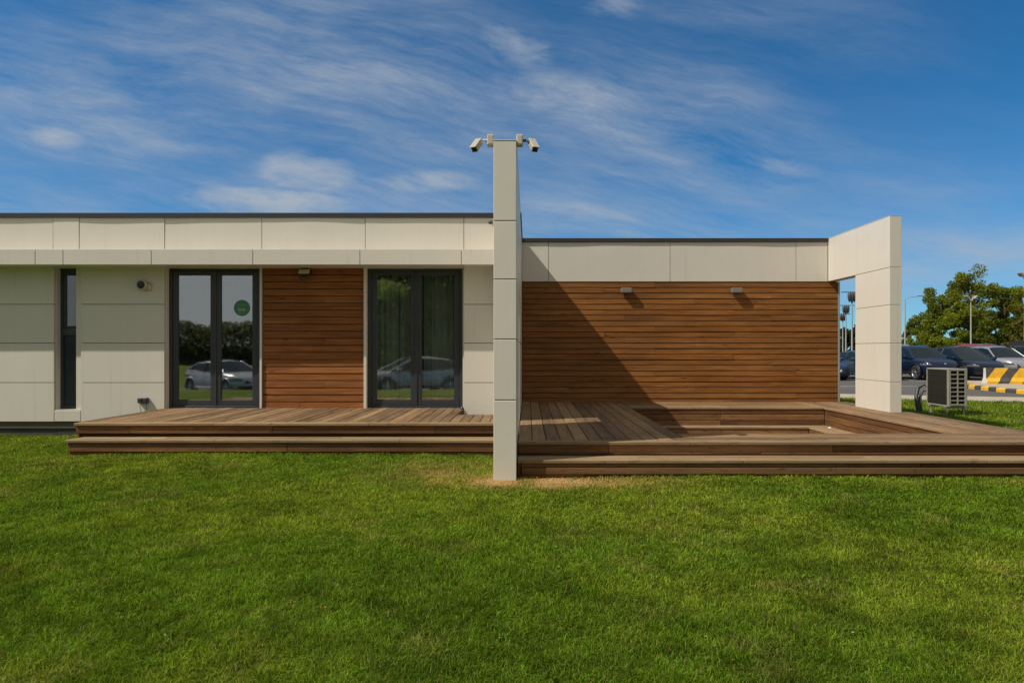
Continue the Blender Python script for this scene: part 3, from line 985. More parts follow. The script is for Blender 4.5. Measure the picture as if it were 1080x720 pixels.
d1 = french_door(177.6, 274.9, True); d1['label'] = 'glass double door with a round green sticker'
d2 = french_door(387.6, 488.2, False); d2['label'] = 'plain glass double door nearest the partition wall'

# narrow window
D = 11.13
x0, x1 = X(61.5, D), X(84.4, D)
mb = MB(); frame_rect(mb, x0, x1, 0.302, 2.598, D, D + 0.07, 0.075, 0.045, 0.05, 0.09); mb.box(x0 + 0.076, x1 - 0.046, D + 0.001, D + 0.07, 1.50, 1.62, ch=0.004)
win = mb.build('window', M['frame'], bld)
mb = MB(); frame_rect(mb, x0 + 0.077, x1 - 0.047, 1.622, 2.506, D + 0.012, D + 0.06, 0.04, 0.03, 0.03, 0.03); mb.build('window_sash', M['frame'], win)
mb = MB(); mb.box(x0 + 0.115, x1 - 0.075, D + 0.03, D + 0.036, 1.65, 2.48); mb.build('pane', M['glass_small'], win)
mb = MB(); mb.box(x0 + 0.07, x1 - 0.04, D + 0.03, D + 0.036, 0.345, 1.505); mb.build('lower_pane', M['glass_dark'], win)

# ------------------------------------------------------------------ partition wall and portal frame
ROWS = [(-0.22, 0.736), (0.736, 1.372), (1.372, 2.0), (2.0, 2.612), (2.612, 3.452)]
fin = thing('partition_wall', 'tall narrow cream panelled wall standing end-on between the two decks', 'wall', (-0.243, 7.15, -0.125))
mb = MB()
for i, (a, b) in enumerate(ROWS):
    spans = [(7.15, 9.18), (9.85, 11.6), (11.6, 13.47)] if i < 3 else [(7.15, 9.18), (9.18, 11.6), (11.6, 13.47)]
    for (y0, y1) in spans:
        mb.box(-0.362, -0.124, y0 + (G if y0 > 7.2 else 0), y1 - G, a + G, b - (G if i < 4 else 0), ch=0.004)
mb.build('wall_panels', M['panel'], fin)
mb = MB(); mb.box(-0.352, -0.134, 7.162, 9.165, -0.2, 3.44); mb.box(-0.352, -0.134, 9.865, 13.46, -0.2, 3.44); mb.box(-0.352, -0.134, 9.166, 9.864, 2.01, 3.44)
mb.build('wall_core', M['core'], fin)
mb = MB(); mb.box(-0.366, -0.120, 7.146, 13.47, 3.453, 3.462, ch=0.002); mb.build('top_capping', M['panel'], fin)

por = thing('portal_frame', 'cream panelled portal with a tall opening closing the right end of the deck', 'wall', (6.02, 11.2, 0.24))
x0, x1, y0, ym, y1 = 5.922, 6.117, 11.18, 12.355, 13.476
mb = MB()
for (a, b) in [(0.2, 0.737), (0.737, 1.372), (1.372, 2.0), (2.0, 2.612)]:
    mb.box(x0, x1, y0, ym, a + G * .7, b - G * .7, ch=0.004)
mb.build('pillar_panels', M['panel'], por)
mb = MB(); mb.box(x0, x1, y0, ym - 0.003, 2.612 + G * .7, 3.452, ch=0.004); mb.box(x0, x1, ym + 0.003, y1, 2.612, 3.452, ch=0.004)
mb.build('beam_panels', M['panel'], por)
mb = MB(); mb.box(x0 + 0.012, x1 - 0.012, y0 + 0.012, ym - 0.012, 0.2, 3.44); mb.box(x0 + 0.012, x1 - 0.012, ym - 0.011, y1 - 0.01, 2.622, 3.44)
mb.build('portal_core', M['core'], por)
mb = MB(); mb.box(x0 - 0.003, x1 + 0.003, y0 - 0.003, y1, 3.453, 3.462, ch=0.002); mb.build('top_capping', M['panel'], por)


# ------------------------------------------------------------------ decks
def boards_y(mb, x0, x1, y0, y1, z, pitch, gap=0.008, th=0.028, yfun=None):
    n = max(1, int(round((x1 - x0) / pitch))); p = (x1 - x0) / n
    for i in range(n):
        a = x0 + i * p + gap / 2; b = x0 + (i + 1) * p - gap / 2
        ye = yfun((a + b) / 2) if yfun else y1
        cut = random.uniform(0.35, 0.75)
        segs = [(y0, y0 + (ye - y0) * cut), (y0 + (ye - y0) * cut, ye)] if (ye - y0) > 3.2 and i % 2 else [(y0, ye)]
        for s0, s1 in segs:
            dz = random.uniform(-0.0025, 0.0025)
            mb.box(a, b, s0 + random.uniform(0, 0.004), s1 - 0.004, z - th + dz, z + dz, grain=1, ch=0.004)


def boards_x(mb, x0, x1, y0, y1, z, pitch, gap=0.008, th=0.028, cuts=True):
    n = max(1, int(round((y1 - y0) / pitch))); p = (y1 - y0) / n
    for i in range(n):
        a = y0 + i * p + gap / 2; b = y0 + (i + 1) * p - gap / 2
        xs_ = [x0]
        if cuts and x1 - x0 > 3.5:
            xs_ += [x0 + (x1 - x0) * random.uniform(0.3, 0.7)]
        xs_.append(x1)
        for s0, s1 in zip(xs_[:-1], xs_[1:]):
            dz = random.uniform(-0.0025, 0.0025)
            mb.box(s0 + 0.002, s1 - 0.002, a, b, z - th + dz, z + dz, grain=0, ch=0.004)


def lip(mb, x0, x1, y0, y1, z0, z1, cuts=()):
    xs_ = [x0, *cuts, x1]
    for a, b in zip(xs_[:-1], xs_[1:]): mb.box(a + 0.0015, b - 0.0015, y0, y1, z0, z1, grain=0, ch=0.005)


# left terrace
ZL = 0.32
dl = thing('timber_deck', 'long left terrace deck of brown boards with one step below the glass doors', 'deck', (-3.1, 9.6, -0.03))
mb = MB()
boards_y(mb, -5.83, XP1, 8.92, 10.99, ZL, 0.135)
boards_y(mb, XP1 + 0.016, XR0, 8.92, 11.105, ZL, 0.135)
boards_y(mb, XR0, -0.372, 8.92, 9.95, ZL, 0.135)
mb.build('deck_boards', M['deck'], dl)
mb = MB(); lip(mb, -5.845, -0.37, 8.775, 8.915, ZL - 0.034, ZL + 0.001, (-4.05, -2.05)); mb.build('edge_board', M['deckedge'], dl)
mb = MB(); lip(mb, -5.83, -0.372, 8.80, 8.825, 0.185, ZL - 0.036, (-3.3, -1.2)); mb.box(-5.83, -5.805, 8.827, 10.98, 0.1, ZL - 0.032, grain=1, ch=0.003); mb.build('riser_board', M['riser'], dl)
mb = MB(); lip(mb, -5.76, -0.372, 8.478, 8.62, 0.106, 0.142, (-3.9, -1.6)); lip(mb, -5.74, -0.372, 8.626, 8.77, 0.106, 0.141, (-4.6, -2.4)); lip(mb, -5.74, -0.372, 8.776, 8.90, 0.106, 0.140)
mb.build('step_tread', M['deckedge'], dl)
mb = MB(); lip(mb, -5.735, -0.372, 8.50, 8.525, -0.008, 0.104, (-3.0,)); lip(mb, -5.725, -0.372, 8.515, 8.535, -0.2, -0.013, (-4.2, -1.8)); mb.box(-5.735, -5.71, 8.527, 8.9, -0.1, 0.104, grain=1, ch=0.003)
mb.build('step_riser', M['riser'], dl)
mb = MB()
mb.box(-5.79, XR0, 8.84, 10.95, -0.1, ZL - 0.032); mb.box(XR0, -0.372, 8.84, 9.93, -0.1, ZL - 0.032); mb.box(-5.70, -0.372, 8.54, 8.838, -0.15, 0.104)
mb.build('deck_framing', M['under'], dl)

# right terrace with the sunken seating pit
ZR = 0.24
PX0, PX1, PY0, PY1 = 1.806, 5.22, 8.37, 12.04
XE = 6.27
dr = thing('timber_deck', 'right terrace deck of weathered boards with a sunken seating pit and two steps', 'deck', (3.0, 10.3, -0.12))
mb = MB()
boards_y(mb, -0.115, PX0, 7.735, 13.46, ZR, 0.158, 0.009)
boards_y(mb, PX1, XE, PY0, 13.46, ZR, 0.15)
boards_x(mb, PX0 + 0.004, PX1 - 0.004, PY1 + 0.004, 13.46, ZR, 0.142)
boards_x(mb, PX0 + 0.004, XE, 7.735, PY0 - 0.004, ZR, 0.1265)
mb.build('deck_boards', M['deck'], dr)
mb = MB(); lip(mb, -0.115, XE + 0.015, 7.585, 7.73, ZR - 0.036, ZR + 0.001, (1.806, 4.3)); mb.build('edge_board', M['deckedge'], dr)
mb = MB(); lip(mb, -0.11, XE, 7.617, 7.643, 0.115, ZR - 0.038, (0.9, 3.4, 5.6)); lip(mb, -0.11, XE, 7.608, 7.64, 0.098, 0.113, (2.6,))
mb.box(XE - 0.026, XE, 7.645, 13.4, 0.0, ZR - 0.032, grain=1, ch=0.003); mb.build('riser_board', M['riser'], dr)
mb = MB(); lip(mb, -0.115, XE + 0.03, 7.272, 7.41, 0.053, 0.088, (2.3, 4.9)); lip(mb, -0.115, XE + 0.03, 7.417, 7.555, 0.053, 0.087, (1.2, 3.7)); lip(mb, -0.115, XE + 0.03, 7.562, 7.70, 0.053, 0.086)
mb.build('step_tread', M['deckedge'], dr)
mb = MB(); lip(mb, -0.075, XE + 0.01, 7.303, 7.33, 0.006, 0.051, (1.7, 4.2)); lip(mb, -0.075, XE + 0.01, 7.322, 7.345, -0.26, -0.068, (0.6, 2.9, 5.1)); mb.box(-0.115, -0.077, 7.31, 7.7, -0.22, 0.051, grain=2, ch=0.003)
mb.build('step_riser', M['riser'], dr)
mb = MB(); lip(mb, -0.07, XE + 0.01, 7.286, 7.33, -0.066, 0.004, (3.3,)); mb.build('grooved_board', M['riser_groove'], dr)
# pit walls, bench step and floor
mb = MB()
zt = ZR - 0.030
for (z0, z1) in ((0.125, zt), (0.02, 0.117), (-0.42, 0.012)):
    lip(mb, PX0 - 0.019, PX1 + 0.019, PY1 + 0.02, PY1 + 0.045, z0, z1, (3.4,))
    mb.box(PX1 + 0.02, PX1 + 0.045, PY0 - 0.02, PY1 + 0.018, z0, z1, grain=1, ch=0.003)
    mb.box(PX0 - 0.045, PX0 - 0.02, PY0 - 0.02, PY1 + 0.018, z0, z1, grain=1, ch=0.003)
    lip(mb, PX0 - 0.018, PX1 + 0.018, PY0 - 0.045, PY0 - 0.022, z0, z1)
mb.build('pit_wall', M['riser'], dr)
mb = MB()
boards_x(mb, PX0, PX1 + 0.018, PY1 - 0.30, PY1 + 0.018, -0.07, 0.15, cuts=False)
boards_y(mb, PX1 - 0.40, PX1 + 0.018, PY0, PY1 - 0.304, -0.07, 0.14)
boards_y(mb, PX0 - 0.018, PX0 + 0.38, PY0, PY1 - 0.304, -0.07, 0.14)
mb.build('pit_step', M['deckedge'], dr)
mb = MB()
lip(mb, PX0 + 0.366, PX1 - 0.386, PY1 - 0.285, PY1 - 0.26, -0.42, -0.10); mb.box(PX1 - 0.385, PX1 - 0.36, PY0, PY1 - 0.3, -0.42, -0.10, grain=1); mb.box(PX0 + 0.34, PX0 + 0.365, PY0, PY1 - 0.3, -0.42, -0.10, grain=1)
mb.build('pit_step_riser', M['riser'], dr)
mb = MB(); boards_x(mb, PX0, PX1, PY0, PY1 - 0.26, -0.33, 0.142); mb.build('pit_floor', M['deck'], dr)
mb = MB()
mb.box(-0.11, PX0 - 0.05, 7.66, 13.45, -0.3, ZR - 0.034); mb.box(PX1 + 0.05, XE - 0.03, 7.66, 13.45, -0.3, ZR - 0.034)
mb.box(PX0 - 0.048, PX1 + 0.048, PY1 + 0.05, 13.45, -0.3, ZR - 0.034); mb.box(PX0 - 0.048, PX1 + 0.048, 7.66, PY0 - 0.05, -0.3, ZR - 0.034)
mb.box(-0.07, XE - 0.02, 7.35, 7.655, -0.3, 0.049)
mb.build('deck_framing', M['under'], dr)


mb = MB()
cx, cy = X(875, 11.62), 11.62
mb.add([(cx - .028, cy - .02, -0.066), (cx + .016, cy - .03, -0.063), (cx + .03, cy + .012, -0.05), (cx - .005, cy + .03, -0.048), (cx - .025, cy + .018, -0.056)], [(0, 1, 2), (0, 2, 3), (0, 3, 4)])
tag(mb.build('paper_scrap', M['white_plastic']), 'small white scrap of paper lying on the step inside the pit', 'litter')


# ------------------------------------------------------------------ fittings on the walls
def basis(loc, zdir, up=(0, 0, 1)):
    """matrix whose local x axis points along zdir"""
    x = Vector(zdir).normalized(); y = Vector(up).cross(x).normalized(); z = x.cross(y)
    m = Matrix((x, y, z)).transposed().to_4x4(); m.translation = Vector(loc)
    return m


def cctv(sgn, label):
    xw = -0.362 if sgn < 0 else -0.124
    cy = 7.235
    t = thing('security_camera', label, 'security camera', (xw, cy, Z(147.5, 7.2)), 'security cameras on top of the partition wall')
    zc = Z(147.6, 7.2)
    mb = MB(); mb.box(xw, xw + sgn * 0.07, cy - 0.045, cy + 0.045, zc - 0.058, zc + 0.058, ch=0.008)
    jb = mb.build('junction_box', M['beige_plastic'], t)
    mb = MB(); mb.box(xw + sgn * 0.012, xw + sgn * 0.058, cy - 0.0485, cy - 0.0455, zc - 0.042, zc + 0.042, ch=0.001); mb.build('box_lid', M['beige_plastic'], jb)
    a = Vector((xw + sgn * 0.07, cy, zc)); b = a + Vector((sgn * 0.03, -0.012, 0.002)); c = a + Vector((sgn * 0.072, -0.03, -0.022))
    mb = MB(); mb.tube([a, b, c], [0.016, 0.014, 0.013], 10); mb.lathe([(0, -0.018), (0.017, -0.014), (0.02, 0), (0.017, 0.014), (0, 0.018)], basis(c, (sgn, -.3, -.4)), 12)
    mb.build('arm', M['white_plastic'] if sgn < 0 else M['dark_grey'], t)
    aim = Vector((sgn * (0.30 if sgn < 0 else 0.26), -0.62, -0.66)).normalized()
    ctr = c + Vector((sgn * 0.035, -0.02, -0.045))
    m = basis(ctr, aim)
    mb = MB()
    mb.box(-0.08, 0.075, -0.033, 0.033, -0.032, 0.032, ch=0.009, M=m)
    mb.box(-0.085, 0.10, -0.039, 0.039, 0.0325, 0.042, ch=0.004, M=m)
    bd = mb.build('housing', M['cam_plastic'], t)
    mb = MB(); mb.lathe([(0.0, 0.079), (0.024, 0.079), (0.029, 0.076), (0.029, 0.07)], m, 16); mb.box(0.0755, 0.078, -0.03, 0.03, -0.029, 0.029, M=m)
    mb.build('lens', M['black'], t)


cctv(-1, 'white security camera on the left side of the partition wall top')
cctv(1, 'white security camera on the right side of the partition wall top')


def wall_lamp(px, label):
    cx, z1, z0 = X(px, YR), Z(303.9, YR), Z(308.8, YR)
    t = thing('wall_lamp', label, 'wall lamp', (cx, YR, (z0 + z1) / 2), 'grey wall lamps on the timber cladding')
    mb = MB(); mb.box(cx - 0.075, cx + 0.075, YR - 0.018, YR - 0.003, z0 + 0.008, z1 - 0.008, ch=0.003); mb.build('mounting_plate', M['dark_grey'], t)
    mb = MB(); mb.box(cx - 0.104, cx + 0.104, YR - 0.105, YR - 0.0185, z0, z1, ch=0.007); b = mb.build('lamp_body', M['lamp_grey'], t)
    mb = MB(); mb.box(cx - 0.085, cx + 0.085, YR - 0.092, YR - 0.03, z0 - 0.004, z0 - 0.0005); mb.build('lamp_glass', M['lens'], t)


wall_lamp(660.0, 'small grey box lamp on the timber wall nearer the partition wall')
wall_lamp(776.0, 'small grey box lamp on the timber wall nearer the portal')

# floodlight with sensor, between the doors
D = 10.98
t = thing('floodlight', 'small dark floodlight with a motion sensor on the timber between the doors', 'floodlight', (X(321.5, D), 11.07, Z(288, D)))
cx, cz = X(321.5, D), Z(287.6, D)
mb = MB(); mb.box(cx - 0.03, cx + 0.03, 11.02, 11.07, cz - 0.03, cz + 0.05, ch=0.004); mb.build('bracket', M['black'], t)
m = Matrix.Translation((cx, 10.965, cz)) @ Matrix.Rotation(R(-38), 4, 'X')
mb = MB(); mb.box(-0.11, 0.11, -0.022, 0.03, -0.062, 0.062, ch=0.008, M=m); h = mb.build('housing', M['black'], t)
mb = MB(); mb.box(-0.09, 0.085, -0.026, -0.0225, -0.045, 0.045, M=m); mb.build('lens', M['lens'], t)
mb = MB(); mb.lathe([(0, -0.045), (0.028, -0.04), (0.036, -0.01), (0.036, 0.03), (0, 0.035)], basis((cx - 0.03, 10.985, cz - 0.085), (-0.05, -0.8, -0.5)), 16); mb.build('motion_sensor', M['dark_grey'], t)

# round siren by the first door
D = 10.93
cx, cz = X(149.5, D), Z(300.4, D)
t = thing('wall_siren', 'small round dark fronted siren on the cream panel left of the stickered door', 'siren', (cx, YL, cz))
mb = MB(); mb.box(cx + 0.03, cx + 0.125, YL - 0.05, YL - 0.003, cz - 0.085, cz + 0.035, ch=0.02); mb.build('base', M['beige_plastic'], t)
mb = MB(); mb.lathe([(0.0, -0.10), (0.05, -0.10), (0.06, -0.095), (0.082, -0.088), (0.085, -0.08), (0.075, -0.02), (0.06, -0.004)], basis((cx, YL, cz), (0, 1, 0)), 28); mb.build('bezel', M['beige_plastic'], t)
mb = MB(); mb.lathe([(0.0, -0.104), (0.02, -0.106), (0.052, -0.102), (0.062, -0.0975), (0.062, -0.09)], basis((cx, YL, cz), (0, 1, 0)), 28); mb.build('speaker_front', M['black'], t)

# outdoor socket
D = 10.97
cx, cz = X(150.8, D), Z(422, D)
t = thing('outdoor_socket', 'dark double power socket low on the cream panel beside the deck', 'socket', (cx, YL, cz))
mb = MB(); mb.box(cx - 0.083, cx + 0.083, YL - 0.05, YL - 0.003, cz - 0.045, cz + 0.045, ch=0.008); mb.build('back_box', M['dark_grey'], t)
for q in (-0.04, 0.04):
    mb = MB(); mb.box(cx + q - 0.034, cx + q + 0.034, YL - 0.062, YL - 0.051, cz - 0.036, cz + 0.036, ch=0.005); mb.build('socket_flap', M['frame'], t)
mb = MB()
mb.tube([(cx - 0.045, YL - 0.03, cz - 0.045), (cx - 0.05, YL - 0.03, cz - 0.10), (cx - 0.035, YL - 0.025, cz - 0.16), (cx - 0.03, YL - 0.05, cz - 0.20)], 0.004, 6)
mb.tube([(cx + 0.05, YL - 0.03, cz - 0.045), (cx + 0.055, YL - 0.03, cz - 0.09), (cx + 0.06, YL - 0.03, cz - 0.15)], 0.004, 6)
mb.build('cable', M['dark_grey'], t)

# little sensor under the roof edge beside the partition wall
D = 10.95
cx, cz = X(518.0, D), Z(234.6, D)
t = thing('roof_sensor', 'tiny grey sensor on the cream fascia beside the partition wall', 'sensor', (cx, YL, cz))
mb = MB(); mb.box(cx - 0.01, cx + 0.03, YL - 0.06, YL - 0.006, cz - 0.014, cz + 0.014, ch=0.003); mb.build('bracket', M['grey_metal'], t)
mb = MB(); mb.lathe([(0, -0.04), (0.026, -0.038), (0.03, 0), (0.026, 0.03), (0, 0.032)], basis((cx - 0.01, YL - 0.09, cz - 0.008), (-0.3, -1, -0.2)), 14); mb.build('sensor_head', M['dark_grey'], t)

# door stop
cx, cy = X(488.6, 10.86), 10.86
mb = MB(); mb.lathe([(0.0, 0.0), (0.030, 0.0), (0.030, 0.014), (0.018, 0.022), (0.016, 0.040), (0.0, 0.045)], basis((cx - 0.02, cy, ZL + 0.003), (0, 0, 1), (1, 0, 0)), 16)
tag(mb.build('door_stop', M['black']), 'small black door stop on the deck at the right foot of the plain door', 'door stop')

# ------------------------------------------------------------------ air conditioner
ax0, ax1, ay0, ay1, az0, az1 = 8.87, 9.265, 14.40, 15.20, 0.06, 0.865
ac = thing('air_conditioner', 'grey outdoor air conditioning unit on a metal stand behind the deck', 'air conditioner', ((ax0 + ax1) / 2, (ay0 + ay1) / 2, -0.13))
mb = MB()
mb.box(ax0, ax1, ay0 + 0.02, ay1, az1 - 0.03, az1, ch=0.006); mb.box(ax0, ax1, ay0 + 0.02, ay1, az0, az0 + 0.03, ch=0.004)
mb.box(ax0, ax0 + 0.035, ay0 + 0.02, ay0 + 0.06, az0 + 0.031, az1 - 0.031); mb.box(ax0, ax1, ay1 - 0.03, ay1, az0 + 0.031, az1 - 0.031)
mb.box(ax1 - 0.02, ax1, ay0 + 0.02, ay1 - 0.031, az0 + 0.031, az1 - 0.031)
mb.build('casing', M['ac_case'], ac)
mb = MB()
mb.box(ax0 + 0.02, ax0 + 0.03, ay0 + 0.061, ay1 - 0.031, az0 + 0.031, az1 - 0.031)
k = 0
for i in range(56):
    yy = ay0 + 0.066 + i * (ay1 - ay0 - 0.105) / 56
    mb.box(ax0 + 0.004, ax0 + 0.0198, yy, yy + 0.004, az0 + 0.032, az1 - 0.032)
for i in range(5):
    zz = az0 + 0.10 + i * 0.14; mb.box(ax0 + 0.001, ax0 + 0.0035, ay0 + 0.062, ay1 - 0.032, zz, zz + 0.008)
mb.build('coil', M['coil'], ac)
# vented end panel: two columns of eight louvres
mb = MB()
def vent(mb):
    mb.box(ax0, ax0 + 0.05, ay0, ay0 + 0.019, az0, az1, ch=0.004); mb.box(ax1 - 0.05, ax1, ay0, ay0 + 0.019, az0, az1, ch=0.004)
    xm = (ax0 + ax1) / 2
    mb.box(xm - 0.012, xm + 0.012, ay0 + 0.001, ay0 + 0.019, az0 + 0.04, az1 - 0.04, ch=0.002)
    for i in range(9):
        zz = az0 + 0.03 + i * (az1 - az0 - 0.075) / 8
        mb.box(ax0 + 0.0505, ax1 - 0.0505, ay0 + 0.002, ay0 + 0.0185, zz, zz + (0.022 if 0 < i < 8 else 0.03), ch=0.002)
vent(mb); gr = mb.build('louvre_panel', M['ac_case'], ac)
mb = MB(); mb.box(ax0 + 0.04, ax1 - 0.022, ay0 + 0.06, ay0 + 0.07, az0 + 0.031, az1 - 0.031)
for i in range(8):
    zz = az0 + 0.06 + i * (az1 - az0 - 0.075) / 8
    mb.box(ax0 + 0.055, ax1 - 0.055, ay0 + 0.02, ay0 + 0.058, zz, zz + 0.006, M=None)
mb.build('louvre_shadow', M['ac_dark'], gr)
for (yy) in (ay0 + 0.12, ay1 - 0.12):
    for xx in (ax0 + 0.03, ax1 - 0.01):
        mb = MB(); mb.box(xx - 0.02, xx + 0.02, yy - 0.02, yy + 0.02, -0.2, az0 - 0.035, ch=0.002); mb.build('stand_leg', M['ac_case'], ac)
for yy in (ay0 + 0.12, ay1 - 0.12):
    mb = MB(); mb.box(ax0 - 0.03, ax1 + 0.12, yy - 0.02, yy + 0.02, az0 - 0.034, az0 - 0.002, ch=0.002); mb.build('stand_rail', M['ac_case'], ac)
mb = MB()
mb.tube([(ax0 + 0.1, ay1 + 0.01, 0.42), (ax0 + 0.02, ay1 + 0.12, 0.5), (ax0 - 0.12, ay1 + 0.12, 0.42), (ax0 - 0.20, ay1 + 0.05, 0.22), (ax0 - 0.20, ay1, 0.02), (ax0 - 0.18, ay1 - 0.02, -0.16)], 0.042, 10)
mb.tube([(ax0 + 0.1, ay1 + 0.01, 0.35), (ax0 - 0.02, ay1 + 0.1, 0.36), (ax0 - 0.1, ay1 + 0.08, 0.2), (ax0 - 0.11, ay1, -0.16)], 0.03, 10)
mb.build('insulated_pipe', M['dark_grey'], ac)

# ------------------------------------------------------------------ traffic island and barrier
bx0, by0 = 18.08, 26.9
isl = thing('traffic_island', 'low kerbed island edged with yellow and black painted blocks', 'traffic island', (22.0, 25.0, -0.2))
outline = [(17.65, 27.4), (17.0, 26.9), (16.72, 26.2), (16.5, 25.0), (16.33, 23.6), (16.4, 22.5), (16.8, 21.7), (17.6, 21.25), (30.0, 21.2), (30.0, 29.5), (18.6, 29.5)]
cen = Vector((22.0, 25.2))
mb = MB(); mb.prism([tuple(Vector(p) + (cen - Vector(p)).normalized() * 0.16) for p in outline], -0.22, -0.062, 2); mb.build('island_top', M['concrete'], isl)
pts = [Vector((p[0], p[1], 0)) for p in outline[:9]]
dist = [0.0]
for a, b in zip(pts[:-1], pts[1:]): dist.append(dist[-1] + (b - a).length)
edge = []
for q in np.arange(0, dist[-1], 0.49):
    i = max(0, int(np.searchsorted(dist, q, 'right')) - 1); i = min(i, len(pts) - 2)
    edge.append(pts[i].lerp(pts[i + 1], (q - dist[i]) / (dist[i + 1] - dist[i])))
for i, (a, b) in enumerate(zip(edge[:-1], edge[1:])):
    tdir = (b - a).normalized(); nrm = Vector((-tdir.y, tdir.x, 0))
    q = [a + tdir * 0.004, b - tdir * 0.004, b - tdir * 0.004 + nrm * 0.19, a + tdir * 0.004 + nrm * 0.19]
    inn = [q[0] + nrm * 0.03, q[1] + nrm * 0.03, q[2], q[3]]
    vs = [(*v.xy, -0.23) for v in q] + [(*v.xy, -0.095) for v in q] + [(*v.xy, -0.05) for v in inn]
    mb = MB(); mb.add(vs, [(0, 1, 5, 4), (4, 5, 9, 8), (8, 9, 10, 11), (1, 2, 6, 5), (5, 6, 10, 9), (2, 3, 7, 6), (6, 7, 11, 10), (3, 0, 4, 7), (7, 4, 8, 11), (0, 1, 2, 3)])
    mb.build('kerb_block', M['yellow'] if i % 2 == 0 else M['kerb_black'], isl)
bar = thing('concrete_barrier', 'concrete road barrier painted in slanting yellow and black stripes with a white end', 'barrier', (0, 0, 0))
prof = [(0, -0.06), (0.50, -0.06), (0.50, 0.03), (0.37, 0.16), (0.335, 0.55), (0.165, 0.55), (0.13, 0.16), (0, 0.03)]
mb = MB(); mb.prism(prof, 0.02, 8, 0); mb.build('barrier_body', M['stripes'], bar)
mb = MB(); mb.prism(prof, 0, 0.018, 0); mb.build('barrier_end', M['barrier_white'], bar)
bar.location = (bx0, by0, 0); bar.rotation_euler = (0, 0, R(-14))


# ------------------------------------------------------------------ cars
def interp(xs_, ys_, x): return float(np.interp(x, xs_, ys_))


